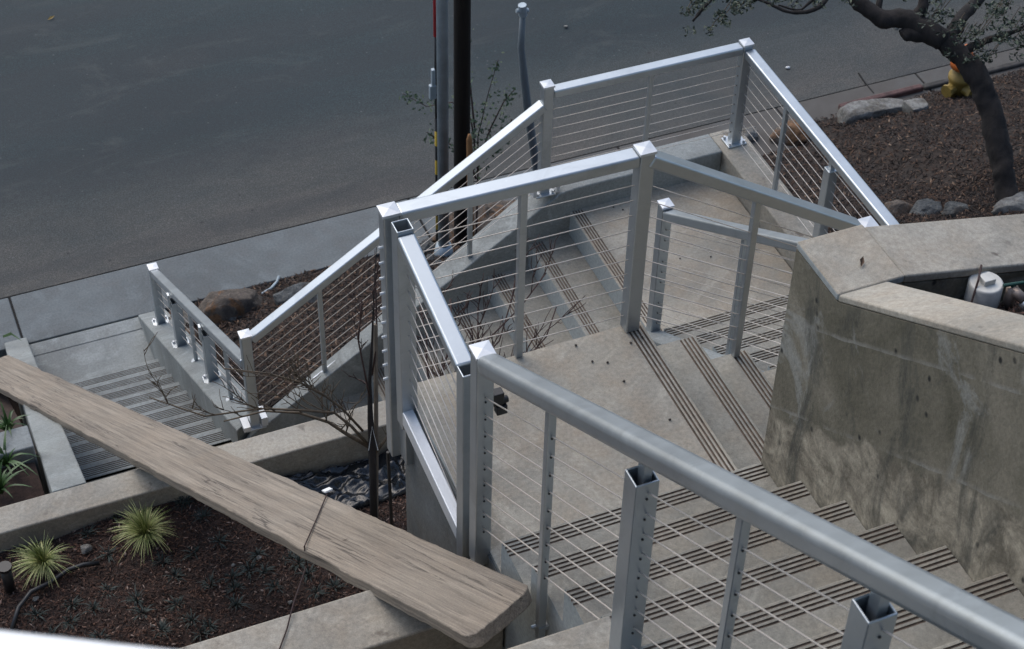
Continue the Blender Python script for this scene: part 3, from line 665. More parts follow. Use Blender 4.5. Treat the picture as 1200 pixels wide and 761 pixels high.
for i in range(nl + 1):
    for j in range(nw + 1):
        f = j / nw; end = L1a * (1 - 0) if False else None
        s = smin + (smax - smin) * f
        # the near end is cut square with worn corners
        e = (L1b + (L1a - L1b) * ((s - smin) / (smax - smin)) if pl[1][1] < pl[0][1] else L1a + (L1b - L1a) * ((s - smin) / (smax - smin)))
        wear = .30 * (abs(2 * f - 1) ** 7) + .06 * noise.noise(V((f * 6, 2, 2))); e -= wear
        x = L0 + (e - L0) * i / nl
        edge = abs(2 * f - 1) ** 8
        s2 = s + (.05 * noise.noise(V((x * .7, f * 3, 1))) + .02 * noise.noise(V((x * 3.3, f * 3, 8)))) * edge
        z = .02 * noise.noise(V((x * .5, s * 7, 0))) - .05 * edge + .012 * noise.noise(V((x * 2.5, s * 16, 5)))
        vs.append((x, s2, z))
n0 = len(vs)
vs += [(a, b, c - T + (.04 if (k % (nw + 1)) in (0, nw) else 0)) for k, (a, b, c) in enumerate(vs)]
q = nw + 1
for i in range(nl):
    for j in range(nw):
        a = i * q + j; fs.append((a, a + 1, a + q + 1, a + q)); fs.append((n0 + a, n0 + a + q, n0 + a + q + 1, n0 + a + 1))
    for j in (0, nw): a = i * q + j; fs.append((a, a + q, n0 + a + q, n0 + a))
for i in (0, nl):
    for j in range(nw): a = i * q + j; fs.append((a, a + 1, n0 + a + 1, n0 + a))
me = bpy.data.meshes.new('plank'); me.from_pydata([(a * U, b * U, c * U) for a, b, c in vs], [], fs)
bm = bmesh.new(); bm.from_mesh(me); bmesh.ops.recalc_face_normals(bm, faces=bm.faces); bm.to_mesh(me); bm.free()
for p in me.polygons: p.use_smooth = True
me.materials.append(M['plank']); o = bpy.data.objects.new('plank', me); o.matrix_world = mw; link(o)
bv = o.modifiers.new('bevel', 'BEVEL'); bv.width = .03 * U; bv.segments = 2; bv.angle_limit = math.radians(50); bv.harden_normals = True
tag(o, 'long weathered grey wooden plank lying across the two beam walls', 'plank')
# cord with a white tag
p0, p1 = at(330, 760, z=-.56), at(357, 642, z=-3.2)
pt = cA + ax * 0; 
k0, _, _ = edgept(385, 579); k1, _, _ = edgept(357.5, 643)
t = thing('marker_cord', tuple(k0), 'dark cord hanging over the plank from a small white tag', 'cord')
part('cord', tube([k0 + nrm * .05, (k0 + k1) / 2 + nrm * .04, k1 + nrm * .05, k1 - V((0, 0, .6)) + sdir * 0, at(345, 704, z=-.5), at(336, 738, z=-.55), at(326, 765, z=-.55)], .017, 5), 'string', t)
part('tag', ([k0 + ax * a + sdir * b + nrm * c for c in (.08, .12) for a, b in ((-.12, -.1), (.12, -.1), (.12, .1), (-.12, .1))], HEXF), 'white', t)

# ------------------------------------------------------------------ blades and tufts
def tuft(name, c, h, n, seed, mat, spread=1.0, wd=.035, thick=0):
    r = random.Random(seed); vs, fs, tn = [], [], []
    for i in range(n):
        a = r.uniform(0, 2 * math.pi); L = h * r.uniform(.45, 1.15); out = spread * r.uniform(.1, 1.15); d = V((math.cos(a), math.sin(a), 0)); s = V((-d.y, d.x, 0)); tone = r.random()
        b0 = V(c) + d * r.uniform(0, .12 * spread); ns = 5; base = len(vs)
        for k in range(ns + 1):
            f = k / ns; p = b0 + d * (out * L * f ** 1.6) + V((.12 * math.sin(seed) * f * f * L, .1 * math.cos(seed * 2) * f * L, L * (f - (.55 + .5 * tone) * out * f ** 2.4)))
            wk = wd * (1 - f) ** .6 + .004
            vs += [p - s * wk / 2, p + s * wk / 2]; tn += [min(1, tone * .8 + .2 * f)] * 2
        for k in range(ns): q = base + 2 * k; fs.append((q, q + 1, q + 3, q + 2))
    me = bpy.data.meshes.new(name); me.from_pydata([tuple((v - V(c)) * U) for v in vs], [], fs)
    at_ = me.attributes.new('tone', 'FLOAT', 'POINT'); at_.data.foreach_set('value', tn); me.materials.append(M[mat])
    for p in me.polygons: p.use_smooth = True
    o = bpy.data.objects.new(name, me); o.location = V(c) * U; link(o); return o
g1 = at(52, 664, z=-12.6); g2 = at(172, 632, z=-12.6)
tag(tuft('ornamental_grass', tuple(g1), 1.05, 520, 11, 'grass', .8, .021), 'yellow green grass tuft nearest the bottom left corner', 'grass tuft', 'variegated grass tufts')
tag(tuft('ornamental_grass', tuple(g2), 1.15, 600, 12, 'grass', .8, .021), 'yellow green grass tuft between the beam wall and the plank', 'grass tuft', 'variegated grass tufts')
gp = [(238, 606), (228, 648), (257, 636), (247, 688), (206, 676), (292, 669), (302, 651), (272, 680), (310, 671), (160, 705), (167, 720), (208, 710), (225, 728), (276, 693), (277, 710), (323, 690), (362, 674), (371, 697), (338, 654), (126, 690), (110, 714), (84, 708), (82, 730), (103, 626), (134, 606), (218, 588), (245, 735), (190, 660), (43, 722), (117, 748), (190, 742), (212, 592), (350, 662), (127, 650), (236, 742), (60, 745), (392, 690)]
ORD = ['first', 'second', 'third', 'fourth', 'fifth', 'sixth', 'seventh', 'eighth', 'ninth']
gp.sort(key=lambda q: q[1]); rows = [sorted(gp[i:i + 6]) for i in range(0, len(gp), 6)]
ROWN = ['row nearest the beam wall', 'second row from the beam wall', 'third row from the beam wall', 'fourth row from the beam wall', 'third row from the bottom', 'second row from the bottom', 'row nearest the bottom edge']
glab = [(u, v, 'dark seedling tuft, %s from the left in the %s' % (ORD[k], ROWN[j])) for j, rw in enumerate(rows) for k, (u, v) in enumerate(rw)]
for i, (u, v, lab) in enumerate(glab):
    p = at(u, v, z=-12.66)
    o = tuft('groundcover_plant', (p.x, p.y, bedz(p.x, p.y)), .30, 40, 40 + i, 'gc', 1.25, .035)
    tag(o, lab, 'small plant', 'seedling tufts in the mulch bed')
r = random.Random(3)
for i, (u, v, h) in enumerate([(6, 545, 1.3), (10, 505, 1.0), (0, 578, 1.2)]):
    p = at(u, v, z=-14.4)
    lab = ['green strappy plant in the middle of the dark left bed', 'green strappy plant nearest the plank in the dark left bed', 'green strappy plant nearest the beam wall in the dark left bed'][i]
    tag(tuft('strappy_plant', tuple(p), h, 26, 80 + i, 'strap', .9, .12), lab, 'plant')
p = on_gplane(4, 397, 2.4); q = on_gplane(27, 402, 2.4)
part('grass_blade', join(*[([p + V((0, 0, .05)), p + V((0, .15, .05)), (p + q) / 2 + V((0, .3, .25)), (p + q) / 2 + V((0, .1, .25)), q + V((0, 0, .08))], [(0, 1, 2, 3), (3, 2, 4)])]), 'strap', org=tuple(p), label='single green blade lying on the pale left wall', cat='leaf')

# black plastic sheet by the young tree
def sheet(x, y): a = noise.noise(V((x * .9, y * .9, 5))) * 1.5; return bedz(x, y) + .14 + .45 * abs(noise.noise(V((x * .8 + a, y * 1.5 - a, 2)))) + .22 * abs(noise.noise(V((x * 2.6 - a, y * 2.2 + a, 7)))) + .07 * noise.noise(V((x * 7, y * 6, 1)))
vs, fs = [], []; c = at(402, 566, z=-13.0); N_ = 44
for j in range(N_ + 1):
    for i in range(N_ + 1):
        a, b = i / N_ * 2 - 1, j / N_ * 2 - 1; k = 1 + .22 * noise.noise(V((a * 2, b * 2, 4)))
        x, y = c.x + a * 2.1 * k, c.y + b * 1.15 * k + .25 * a; y = min(y, 9.5); vs.append(V((x, y, sheet(x, y) if abs(a) < .97 and abs(b) < .97 else bedz(x, y) - .02)))
fs = [(j * (N_ + 1) + i, j * (N_ + 1) + i + 1, (j + 1) * (N_ + 1) + i + 1, (j + 1) * (N_ + 1) + i) for j in range(N_) for i in range(N_)]
part('plastic_sheet', (vs, fs), 'plastic', org=tuple(c), smooth=True, label='crumpled black plastic sheet left of the young tree', cat='plastic sheet')

# ------------------------------------------------------------------ trees made of tubes
def twig_tree(parent, name, pts, r0, mat, seed, kids=6, klen=3.0, gen=2, up=.7, r1=.02):
    """one limb with its twigs joined into a single part"""
    r = random.Random(seed); out = []
    def limb(pts, ra, rb, g, n, L):
        out.append(tube(pts, [ra + (rb - ra) * i / (len(pts) - 1) for i in range(len(pts))], 6 if g == 0 else 4))
        if g >= gen: return
        for k in range(n):
            f = r.uniform(.15, .98); i = f * (len(pts) - 1); a = pts[int(i)]; b = pts[min(int(i) + 1, len(pts) - 1)]; s = a + (b - a) * (i - int(i))
            d = (b - a).normalized() + V((r.gauss(0, .8), r.gauss(0, .5), abs(r.gauss(up, .5)))); d.normalize(); q = [s]
            l = L * r.uniform(.4, 1.1); m_ = 5
            for j in range(m_):
                d = (d + V((r.gauss(0, .16), r.gauss(0, .16), r.gauss(.05, .12)))).normalized(); q.append(q[-1] + d * l / m_)
            limb(q, max(ra * .34, .015), .008, g + 1, max(2, n // 2), L * .45)
    limb([V(p) for p in pts], r0, r1, 0, kids, klen)
    return part(name, join(*out), mat, parent, smooth=True)
D = 56.0
tb = at(438, 612, z=-13.0)
t = thing('young_tree', tuple(tb), 'leafless young staked tree with low spreading branches beside the landing wall', 'tree')
td = (tb - CO).dot(FW)
A = lambda u, v, dd=0: at(u, v, d=td - 4.0 * (612 - v) / 300 * .98 + dd)
tv = [A(438, 612), A(437, 560), A(436, 525), A(434, 490), A(433, 450), A(436, 400), A(438, 350), A(441, 290)]
part('trunk', tube(tv, [.12, .11, .12, .09, .06, .035, .025, .012], 8), 'bark', t, smooth=True)
twig_tree(t, 'branch', [A(433, 524), A(405, 508, .1), A(385, 495), A(350, 484, -.3), A(310, 482, -.5), A(262, 494, -.7)], .065, 'twig2', 1, 8, 1.9)
twig_tree(t, 'branch', [A(430, 520), A(412, 500, -.2), A(392, 484, -.4), A(355, 481, -.6), A(305, 479, -.8), A(240, 488, -1), A(175, 466, -1.2)], .055, 'twig2', 2, 10, 1.6)
twig_tree(t, 'branch', [A(425, 505), A(400, 478, -.5), A(378, 462, -.8), A(350, 448, -1), A(316, 438, -1.3), A(262, 432, -1.6)], .045, 'twig2', 3, 10, 1.8)
twig_tree(t, 'branch', [A(440, 530), A(450, 518), A(459, 503), A(466, 498)], .06, 'twig2', 4, 2, .8)
twig_tree(t, 'branch', [A(434, 470), A(426, 430, -.3), A(420, 400, -.5), A(424, 350, -.6)], .03, 'twig', 5, 6, 1.5)
twig_tree(t, 'branch', [A(436, 440), A(442, 400, .2), A(440, 330, .2), A(447, 290)], .028, 'twig', 6, 5, 1.2)
part('stake', tube([A(441, 612, .2), A(441, 520, .2), A(440, 380, .2)], .07, 8), 'stakewood', t)
part('tie', join(tube([A(432, 528, -.2), A(436, 500, -.2), A(443, 528, -.2)], .012, 5)), 'white', t)
# bare shrub behind the landing, seen through the railings
sb = V((-2.6, 4.6, -12.8))
t = thing('bare_shrub', tuple(sb), 'leafless red brown shrub seen through the landing railing', 'shrub')
sd_ = (at(560, 440, y=5) - CO).dot(FW)
B = lambda u, v, dd=0: at(u, v, d=sd_ + dd)
for i, pp in enumerate([[(520, 470), (540, 420), (575, 395), (610, 360), (640, 320)], [(515, 470), (520, 430), (530, 395), (528, 350)], [(530, 470), (556, 430), (585, 400), (600, 350), (607, 310)], [(505, 470), (500, 430), (500, 395), (492, 360)], [(520, 470), (545, 440), (560, 400), (560, 360)], [(560, 470), (600, 440), (640, 395), (652, 360)]]):
    base = [sb, (sb + B(*pp[0])) / 2] + [B(*q, .4 * i - 1) for q in pp]
    twig_tree(t, 'branch', base, .03, 'twig', 20 + i, 8, 1.8)

# ------------------------------------------------------------------ big oak at the right
ob = ground(1187, 243); od = (ob - CO).dot(FW); OK = od / 61.0
O_ = lambda u, v, dd=0: at(u, v, d=od + dd)
t = thing('leaning_tree', tuple(ob), 'dark leaning tree trunk with leafy branches at the upper right', 'tree')
TP = [O_(1190, 268), O_(1184, 240), O_(1178, 210), O_(1172, 183), O_(1161, 133), O_(1153, 105), O_(1138, 80), O_(1113, 56), O_(1094, 42)]; TR = [.62, .47, .46, .48, .46, .48, .47, .42, .36]
def gnarl(o, a):
    for v in o.data.vertices:
        q = v.co * 9; v.co += v.normal * U * a * (noise.noise(q) + .7 * noise.noise(q * 2.7))
def fine(pts, n):
    pts = [V(p) for p in pts]; out = []
    for i in range(len(pts) - 1):
        p0, p1, p2, p3 = pts[max(i - 1, 0)], pts[i], pts[i + 1], pts[min(i + 2, len(pts) - 1)]
        for k in range(n):
            f = k / n; out.append(.5 * ((2 * p1) + (p2 - p0) * f + (2 * p0 - 5 * p1 + 4 * p2 - p3) * f * f + (3 * p1 - p0 - 3 * p2 + p3) * f ** 3))
    return out + [pts[-1]]
trk = part('trunk', tube(fine(TP, 7), [TR[i // 7] + (TR[min(i // 7 + 1, 8)] - TR[i // 7]) * (i % 7) / 7 for i in range(57)], 22), 'bark', t, smooth=True); gnarl(trk, .13)
def bare(pts, r0, r1, k_=1):
    r0 *= OK; r1 *= OK
    pts = fine(pts, 5); o = part('branch', tube(pts, [r0 + (r1 - r0) * i / (len(pts) - 1) for i in range(len(pts))], 12), 'bark', t, smooth=True); gnarl(o, min(.10, r0 * .35)); return o
bare([O_(1105, 48), O_(1075, 30), O_(1058, 22), O_(1035, 22), O_(1015, 10), O_(1000, -6), O_(985, -30)], .38, .2)
bare([O_(1096, 42), O_(1082, 40), O_(1064, 40), O_(1058, 43)], .30, .22)
bare([O_(1072, 28), O_(1080, 10), O_(1084, -10), O_(1100, -60)], .22, .14)
bare([O_(1030, 20), O_(1030, 5), O_(1034, -12)], .12, .08)
bare([O_(1110, 48), O_(1128, 20, 1), O_(1150, -5, 2), O_(1190, -50, 3)], .26, .14)
bare([O_(1126, 62), O_(1150, 50, 1), O_(1180, 40, 1), O_(1230, 20, 1)], .14, .07)
bare([O_(985, -30), O_(960, 8, -1), O_(925, 14, -1), O_(890, 0, -1), O_(850, -8, -1)], .10, .04)
bare([O_(985, -30), O_(930, -40), O_(880, -20), O_(835, 0), O_(812, 25)], .12, .03)
bare([O_(985, -30), O_(948, 4), O_(935, 12), O_(912, 6)], .06, .03)
def foliage(parent, cl, seed, size, mat='oakleaf', name='foliage', dj=1.2):
    r = random.Random(seed); vs, fs, tn = [], [], []
    for (u, v, ru, rv, n) in cl:
        for i in range(n):
            a = r.uniform(0, 6.28); k = r.random() ** .6; uu = u + ru * k * math.cos(a); vv = v + rv * k * math.sin(a); c = O_(uu, vv, r.gauss(0, dj))
            d = V((r.gauss(0, 1), r.gauss(0, 1), r.gauss(0, .6))).normalized(); s = d.orthogonal().normalized(); s.rotate(Matrix.Rotation(r.uniform(0, 6.28), 3, d)); L = size * r.uniform(.6, 1.3); b = len(vs)
            nn = d.cross(s) * L * .12
            vs += [c - d * L * .5, c + s * L * .24 + nn, c + d * L * .5, c - s * L * .24 + nn]; fs += [(b, b + 1, b + 2), (b, b + 2, b + 3)]; tn += [r.random()] * 4
    me = bpy.data.meshes.new(name); og = org_of(parent); me.from_pydata([tuple((v - og) * U) for v in vs], [], fs)
    a_ = me.attributes.new('tone', 'FLOAT', 'POINT'); a_.data.foreach_set('value', tn); me.materials.append(M[mat])
    o = bpy.data.objects.new(name, me); link(o, parent); o['kind'] = 'stuff'; return o
r = random.Random(21); cl = []
for u, v, ru, rv, k in [(815, 8, 16, 12, 5), (845, 6, 22, 10, 7), (880, 4, 22, 9, 7), (835, 22, 16, 8, 4), (806, 34, 5, 5, 1), (836, 36, 6, 4, 1), (915, 0, 20, 6, 4), (952, 6, 8, 5, 1), (985, -6, 30, 8, 4),
                    (1110, 12, 24, 14, 7), (1150, 16, 30, 18, 11), (1185, 22, 25, 24, 12), (1115, 38, 18, 10, 5), (1165, 52, 22, 12, 7), (1195, 60, 12, 16, 5), (1128, 62, 16, 9, 4), (1160, 68, 10, 5, 2), (1060, -5, 30, 8, 4), (1140, 40, 25, 12, 6), (1090, 22, 14, 8, 3)]:
    for i in range(k): cl.append((u + r.uniform(-ru, ru), v + r.uniform(-rv, rv), 9, 6, 19))
foliage(t, cl, 5, .17 * OK)
tw = []
for (u, v, ru, rv, n) in cl[::2]:
    a, b = O_(u, v), O_(u + 8, v - 10); tw.append(tube([a, (a + b) / 2 + V((r.gauss(0, .1),) * 3), b + V((.2, 0, .3))], .018, 4))
part('twigs', join(*tw), 'twig2', t, kind='stuff')

# ------------------------------------------------------------------ poles, stake and shrub on the bank
b = ground(520, 300); 
t = thing('street_pole', tuple(b), 'slim grey metal pole standing in front of the dark timber pole', 'pole')
part('pole', tube([b + V((0, 0, -.5)), b + V((0, 0, 40))], .25, 20), 'polemetal', t, smooth=True)
part('pole_base', join(tube([b + V((0, 0, -.4)), b + V((0, 0, .7))], [.55, .36], 16)), 'polemetal', t, smooth=True)
b = at(541, 280, y=b.y + 1.3); b.z = terr(b.x, b.y)
t = thing('utility_pole', tuple(b), 'thick dark timber utility pole rising out of the picture', 'pole')
part('pole', tube([b + V((0, 0, -.5)), b + V((0, 0, 42))], .37, 20), 'utility', t, smooth=True)
bx, by, bz = at(513, 300, y=b.y - .6)
t = thing('cable_guard', (bx, by, bz), 'thin guy cable guard with yellow and black stripes and red top', 'cable guard')
zt = lambda v: at(513, v, y=by).z
part('striped_sleeve', tube([(bx, by, bz), (bx, by, zt(138))], .085, 10), 'stripes', t, smooth=True)
part('black_sleeve', tube([(bx, by, zt(138)), (bx, by, zt(42))], .07, 10), 'blackp', t, smooth=True)
part('red_sleeve', tube([(bx, by, zt(42)), (bx, by, zt(42) + 9)], .10, 10), 'redplast', t, smooth=True)
part('clamp', join(box(bx - .32, bx - .02, by - .12, by + .1, zt(114), zt(98)), box(bx - .22, bx - .05, by - .1, by + .1, zt(98), zt(80))), 'polemetal', t, bev=.04)
yb = 35.2
t = thing('bent_pole', tuple(at(632, 225, y=yb)), 'bent bare grey pole leaning in front of the road', 'pole')
part('pole', tube([at(634, 240, y=yb), at(629, 200, y=yb), at(620, 140, y=yb), at(614, 90, y=yb), at(610.5, 55, y=yb), at(613, 12, y=yb)], [.20, .20, .195, .18, .15, .13], 12), 'dullmetal', t, smooth=True)
part('clamp', join(tube([at(605, 13, y=yb), at(619, 12, y=yb)], .10, 8), tube([at(612, 6, y=yb), at(613, 18, y=yb)], .19, 10)), 'polemetal', t)
b = ground(552, 300)
tag(part('wooden_stake', tube([at(553, 302, y=b.y), at(551, 240, y=b.y), at(550, 164, y=b.y), at(550, 158, y=b.y)], [.15, .14, .13, .07], 12), 'woodpost', org=tuple(b), smooth=True), 'round orange wooden stake with rounded top by the small shrub', 'stake')
b = ground(558, 285)
t = thing('leafy_shrub', tuple(b), 'sparse green leafy shrub growing around the poles', 'shrub'); sdp = (b - CO).dot(FW)
E_ = lambda u, v, dd=0: at(u, v, d=sdp - 3.5 * (285 - v) / 200 + dd)
stems = [[(558, 285), (560, 200), (560, 160), (572, 110), (584, 70)], [(560, 200), (552, 140), (530, 120), (500, 125), (472, 110)], [(560, 190), (575, 150), (590, 120), (603, 105)], [(558, 210), (545, 175), (515, 165), (500, 155)], [(556, 150), (550, 90), (542, 40)], [(562, 190), (585, 170), (600, 140)]]
part('stems', join(*[tube([E_(*q) for q in s], [.05, .04, .03, .02, .015][:len(s)], 5) for s in stems]), 'twig', t, kind='stuff')
vs, fs = [], []; r = random.Random(9)
for s in stems:
    for i in range(1, len(s)):
        for k in range(34):
            f = r.random(); u = s[i - 1][0] + (s[i][0] - s[i - 1][0]) * f + r.gauss(0, 5); v = s[i - 1][1] + (s[i][1] - s[i - 1][1]) * f + r.gauss(0, 5)
            if i == 1 and s[0][1] > 250 : continue
            c = E_(u, v, r.gauss(0, .3)); d = V((r.gauss(0, 1), r.gauss(0, 1), r.gauss(0, .7))).normalized(); sv = d.orthogonal().normalized(); L = r.uniform(.14, .3); n_ = len(vs)
            vs += [c - d * L * .5, c + sv * L * .25, c + d * L * .5, c - sv * L * .25]; fs.append((n_, n_ + 1, n_ + 2, n_ + 3))
part('leaves', (vs, fs), 'leaf2', t, kind='stuff')

# ------------------------------------------------------------------ boulders, rubble, hydrant, kerb
def rock(c, s, seed, mat, label, name='boulder', cat='boulder', group=None, rough=.28, sub=4, flat=0, rot=0):
    bm = bmesh.new(); bmesh.ops.create_icosphere(bm, subdivisions=sub, radius=1)
    cr, sr = math.cos(rot), math.sin(rot); rp = random.Random(seed)
    planes = [(V((rp.gauss(0, 1), rp.gauss(0, 1), rp.gauss(.2, .8))).normalized(), rp.uniform(.62, .85)) for _ in range(9)]
    for v in bm.verts:
        p = v.co.normalized(); k = 1 + rough * noise.noise(p * 1.3 + V((seed * 7.1, 0, 0))) + rough * .5 * noise.noise(p * 3.1 + V((seed, 3, 0))) + rough * .35 * noise.noise(p * 7.5 + V((0, seed, 1))) + rough * .5 * abs(noise.noise(p * 2.2 + V((seed, 0, 9))))
        q = p * k
        for pd, po in planes:
            h = q.dot(pd) - po
            if h > 0: q = q - pd * h * .82
        q = q * (1 + .035 * noise.noise(p * 14 + V((seed, 0, 0))))
        if flat: q = V([max(-flat, min(flat, a)) + (a - max(-flat, min(flat, a))) * .18 for a in q])
        q = V((q.x * s[0], q.y * s[1], q.z * s[2])); v.co = V((q.x * cr - q.y * sr, q.x * sr + q.y * cr, q.z)) * U
    me = bpy.data.meshes.new(name); bm.to_mesh(me); bm.free(); me.materials.append(M[mat])
    for p in me.polygons: p.use_smooth = True
    o = bpy.data.objects.new(name, me); o.location = V(c) * U; link(o); return tag(o, label, cat, group)
G = 'boulders and stones on the bank'
def rk(u, v, s, seed, mat, label, **kw): p = ground(u, v); return rock(tuple(p + V((0, 0, s[2] * .35))), s, seed, mat, label, group=G, **kw)
rk(272, 372, (1.55, 1.2, 1.15), 1, 'rock_rust', 'large rusty brown boulder beside the lowest railing')
rk(352, 352, (1.3, .8, .55), 2, 'rock_grey', 'long grey stone half buried behind the sloping rail')
rk(272, 380, (.1, .1, .1), 3, 'rock_grey', 'tiny stone at the foot of the rusty boulder')
rk(275, 376, (.5, .4, .35), 4, 'rock_grey', 'small round grey stone in front of the rusty boulder')
rk(213, 382, (.8, .6, .5), 5, 'rubble', 'pale stone behind the second stubby post')
rk(224, 398, (.6, .5, .4), 6, 'rock_rust', 'brown stone low behind the third stubby post')
rk(556, 272, (1.9, 1.2, 1.1), 7, 'rock_rust', 'broad tan boulder at the foot of the orange stake')
rk(590, 255, (1.3, .9, .7), 8, 'rock_rust', 'tan boulder right of the orange stake')
rk(497, 300, (.7, .5, .5), 9, 'rock_grey', 'grey stone left of the grey metal pole')
for i, (u, v, s) in enumerate([(500, 285, .3), (482, 292, .3), (505, 305, .35), (490, 310, .3), (515, 312, .28), (478, 305, .25), (502, 322, .3), (488, 325, .28)]):
    rk(u, v, (s, s * .8, s * .7), 30 + i, 'rock_grey', 'fist sized dark stone in the heap below the grey pole, %s' % ['topmost', 'upper left', 'touching the striped guard', 'just left of the pole', 'right at the pole foot', 'far left', 'bottom right', 'bottom left'][i], sub=3)
rk(876, 160, (.7, .5, .4), 10, 'rubble', 'pale stone just behind the far corner post')
rk(925, 160, (1.3, .9, .6), 11, 'rock_rust', 'brown flat stone seen between the east railing cables')
rk(1052, 252, (.9, .6, .5), 12, 'rock_rust', 'rounded tan stone touching the end of the east railing')
rk(1085, 252, (.9, .6, .4), 13, 'rock_grey', 'grey stone second in the row above the right wall')
rk(1120, 250, (.6, .5, .35), 14, 'rock_grey', 'small dark stone third in the row above the right wall')
rk(1190, 246, (1.1, .6, .4), 15, 'rubble', 'pale flat stone in front of the leaning trunk')
rk(1000, 10, (.1, .1, .1), 16, 'rubble', 'speck of stone on the road') if False else None
p = ground(1021, 137); print('SLAB', p, terr(p.x, p.y), ground(1117,127), ground(520,300), ground(876,160), ground(925,160))
rock(tuple(p + V((0, 0, .3))), (2.6, .85, .75), 17, 'rubble', 'long pale broken slab lying by the road edge', name='broken_slab', cat='rubble', rough=.3, flat=.62, rot=-.12)
rock(tuple(ground(1072, 133) + V((0, 0, .25))), (.8, .75, .65), 18, 'rubble', 'short broken block at the right end of the pale slab', name='broken_slab', cat='rubble', rough=.3, flat=.6)
# red painted kerb
t = thing('kerb', (32, 38.6, -30), 'faded red painted kerb stone between the slab and the hydrant', 'kerb')
part('kerb_stone', box(31.6, 36.6, 38.0, 38.4, -30.5, -29.72), 'redpaint', t, bev=.12); part('kerb_stone', box(36.65, 60, 38.0, 38.4, -30.5, -29.8), 'dirty', t, bev=.12)
# hydrant
hb = at(1117, 127, y=36.2); hz = hb.z
t = thing('fire_hydrant', tuple(hb), 'yellow fire hydrant with orange bonnet behind the leaning trunk', 'hydrant')
def lathe(pr, n=20): return tube([(hb.x, hb.y, hz + z) for z, _ in pr], [max(r_, .01) for _, r_ in pr], n)
part('flange', lathe([(-.2, .75), (.12, .75), (.16, .5)]), 'yellow', t, smooth=False); part('body', lathe([(.1, .52), (1.7, .52), (1.95, .62), (2.15, .62), (2.2, .5), (2.75, .5)]), 'yellow', t, smooth=True)
part('flange_bolts', join(*[tube([hb + V((.63 * math.cos(a), .63 * math.sin(a), .1)), hb + V((.63 * math.cos(a), .63 * math.sin(a), .24))], .06, 6) for a in [i * math.pi / 4 for i in range(8)]]), 'yellow', t, kind='stuff')
part('bonnet', lathe([(2.72, .66), (2.95, .66), (3.25, .58), (3.6, .34), (3.75, .16), (4.0, .14)]), 'orange', t, smooth=True)
for d in (V((-1, -.3, 0)), V((.3, -1, 0)), V((1, .3, 0))):
    d.normalize(); c = hb + V((0, 0, 1.5)); part('outlet', join(tube([c + d * .4, c + d * .8], .30, 12), tube([c + d * .8, c + d * .95], .36, 8)), 'yellow', t)

# ------------------------------------------------------------------ pipe cap and valve in the upper bed
pc = at(1156, 330, z=6.55); pr_ = .62
t = thing('pipe_cleanout', tuple(pc), 'white round pipe cap with square plug in the right bed', 'pipe cap')
part('pipe', tube([pc + V((0, 0, -1.2)), pc + V((0, 0, -.12))], .29, 24), 'pvc', t, smooth=True)
part('cap', tube([pc + V((0, 0, -.5)), pc + V((0, 0, -.04)), pc], [.33, .33, .30], 28), 'pvc', t, bev=.02)
part('plug', box(pc.x - .12, pc.x + .12, pc.y - .12, pc.y + .12, pc.z - .01, pc.z + .12), 'pvc', t, bev=.02)
vb = pc + V((.40, -.28, -.08))
t = thing('hose_valve', tuple(vb), 'small brass valve with dark green handle beside the white pipe cap', 'valve')
part('valve_body', join(tube([vb + V((0, 0, -.5)), vb + V((0, 0, .05))], .11, 12), tube([vb, vb + V((.12, -.25, -.1))], .10, 10)), 'brass', t, smooth=True)
part('handle', join(tube([vb + V((-.2, .03, .12)), vb + V((.2, -.03, .12))], .035, 8), tube([vb + V((0, 0, 0)), vb + V((0, 0, .12))], .04, 8)), 'green', t)
part('fitting', tube([vb + V((.12, -.25, -.12)), vb + V((.28, -.5, -.3))], .13, 14), 'alu', t, smooth=True)
tag(part('twig', tube([pc + V((-.5, -.3, -.3)), pc + V((-.2, 0, .1)), pc + V((.05, .3, .14))], .022, 5), 'twig', org=tuple(pc)), 'thin dark twig leaning over the white pipe cap', 'twig')

# ------------------------------------------------------------------ litter and small things
def leafy(c, L, ang, label, mat='dryleaf', name='dry_leaf', cat='leaf'):
    d = V((math.cos(ang), math.sin(ang), 0)); s = V((-d.y, d.x, 0)); c = V(c)
    vs = [c - d * L, c + s * L * .35 + V((0, 0, .07)), c + d * L + V((0, 0, .05)), c - s * L * .35 + V((0, 0, .02)), c + V((0, 0, -.0))]
    return part(name, (vs, [(0, 1, 4), (1, 2, 4), (2, 3, 4), (3, 0, 4)]), mat, org=tuple(c), label=label, cat=cat)
p = at(1010, 308, z=7.14); leafy(p, .13, .9, 'curled dry leaf on the mossy wall block')
p = at(60, 22, z=-30.0); leafy((p.x, p.y, -29.97), .25, .4, 'yellow leaf on the road at upper left', 'yellow')
p = at(33.5, 21.5, z=-30); 
for i, (u, v) in enumerate([(675, 405), (694, 424), (712, 425), (739, 402), (752, 395), (731, 447), (785, 492)]):
    p = at(u, v, z=.02); rock((p.x, p.y, .03), (.035, .03, .025), 60 + i, 'pebble', 'small dark pebble on the broad landing, %s' % ['leftmost of all', 'lower left of the close pair', 'right one of the close pair', 'beside the corner post foot', 'between the grooves by the corner post', 'alone in the middle', 'nearest the big rail'][i], name='pebble', cat='pebble', group='pebbles on the broad landing', sub=2)
for i, (u, v) in enumerate([(797, 303), (833, 301), (719, 243), (730, 246), (741, 240)]):
    p = at(u, v, z=-11.98); rock((p.x, p.y, -11.97), (.035, .03, .025), 70 + i, 'pebble', 'small dark pebble on the corner landing, %s' % ['left of the pair seen through the short railing', 'right of the pair seen through the short railing', 'left of three by the corner post', 'middle of three by the corner post', 'right of three by the corner post'][i], name='pebble', cat='pebble', group='pebbles on the corner landing', sub=2)
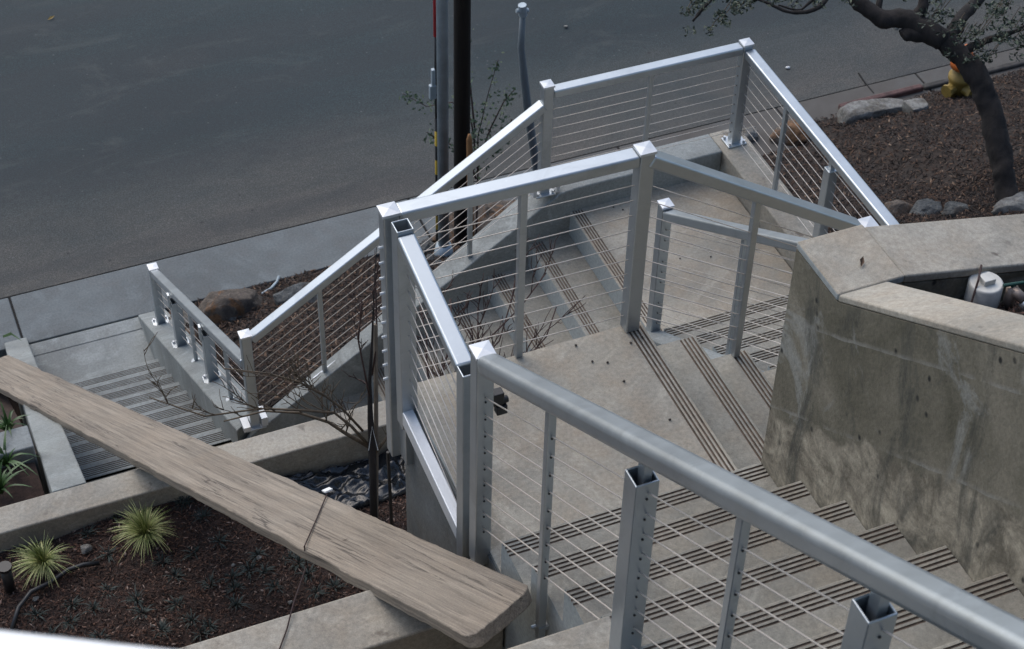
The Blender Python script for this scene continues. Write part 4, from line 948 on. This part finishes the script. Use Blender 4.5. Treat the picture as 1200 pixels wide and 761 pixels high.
for i, (u, v, lab) in enumerate([(923, 80, 'small pale scrap on the road right of the far railing corner'), (1050, 33, 'small white scrap on the road beside the branch'), (663, 32, 'pale flattened scrap on the road above the bent pole')]):
    p = at(u, v, z=-30); rock((p.x, p.y, -29.95), (.14, .11, .06), 80 + i, 'white' if i < 2 else 'rubble', lab, name='litter', cat='litter', sub=2)
for i, (u, v, s) in enumerate([(101, 642, .2), (303, 654, .09), (273, 662, .07), (42, 702, .11), (340, 708, .08)]):
    p = at(u, v, z=-12.6); rock((p.x, p.y, bedz(p.x, p.y) + .08), (s, s * .8, s * .6), 90 + i, 'rubble', ['brown stone between the two grass tufts', 'small white stone in the bed nearest the plank', 'tiny pale stone in the middle of the mulch bed', 'small pale stone near the black drip hose', 'tiny pale stone by the cord'][i], name='stone', cat='stone', sub=3)
hp = [at(14, 738, z=-12.5), at(22, 712, z=-12.4), at(36, 694, z=-12.35), at(60, 682, z=-12.5)]
tag(part('drip_hose', tube([tuple(q) for q in hp] + [tuple(at(80, 668, z=-12.5)), tuple(at(98, 662, z=-12.5)), tuple(at(116, 660, z=-12.6))], .07, 8), 'blackp', org=tuple(hp[0]), smooth=True), 'black drip hose curving past the left grass tuft', 'hose')
p = at(12, 690, z=-12.6)
t = thing('sprinkler_riser', tuple(p), 'black plastic sprinkler riser at the left edge of the bed', 'sprinkler')
part('riser', tube([p + V((0, 0, -.3)), p + V((0, 0, .9))], .16, 12), 'blackp', t, smooth=True); part('head', tube([p + V((0, 0, .9)), p + V((0, 0, 1.0))], .2, 12), 'blackp', t)
# dark hose at the back corner of the landing wall
q = [at(u, v, d=50) for u, v in ((466, 500), (468, 540), (471, 590), (476, 640))]
tag(part('drip_hose', tube([(-6.25, .0, -2.0), (-6.2, .05, -5), (-6.15, .1, -9), (-6.3, .3, -12.9)], .04, 6), 'blackp', org=(-6.2, 0, -9)), 'thin black tube hanging down the landing wall corner', 'hose')
# curved grey pipe piece lying in the bank
hp = [ground(u, v) + V((0, 0, .15)) for u, v in ((308, 347), (318, 341), (325, 333), (327, 327))]
tag(part('drip_hose', tube(hp, .07, 8), 'polemetal', org=tuple(hp[0]), smooth=True), 'short curved grey tube in the bank above the rusty boulder', 'hose')
# crack lines in the gutter at the far right
for pts in ([(1006, 86), (1014, 98), (1024, 110)],):
    q = [at(u, v, z=-30.02) for u, v in pts]
    tag(part('pavement_crack', tube(q, .05, 4), 'crack', org=tuple(q[0])), 'dark crack in the road edge left of the red kerb', 'crack')
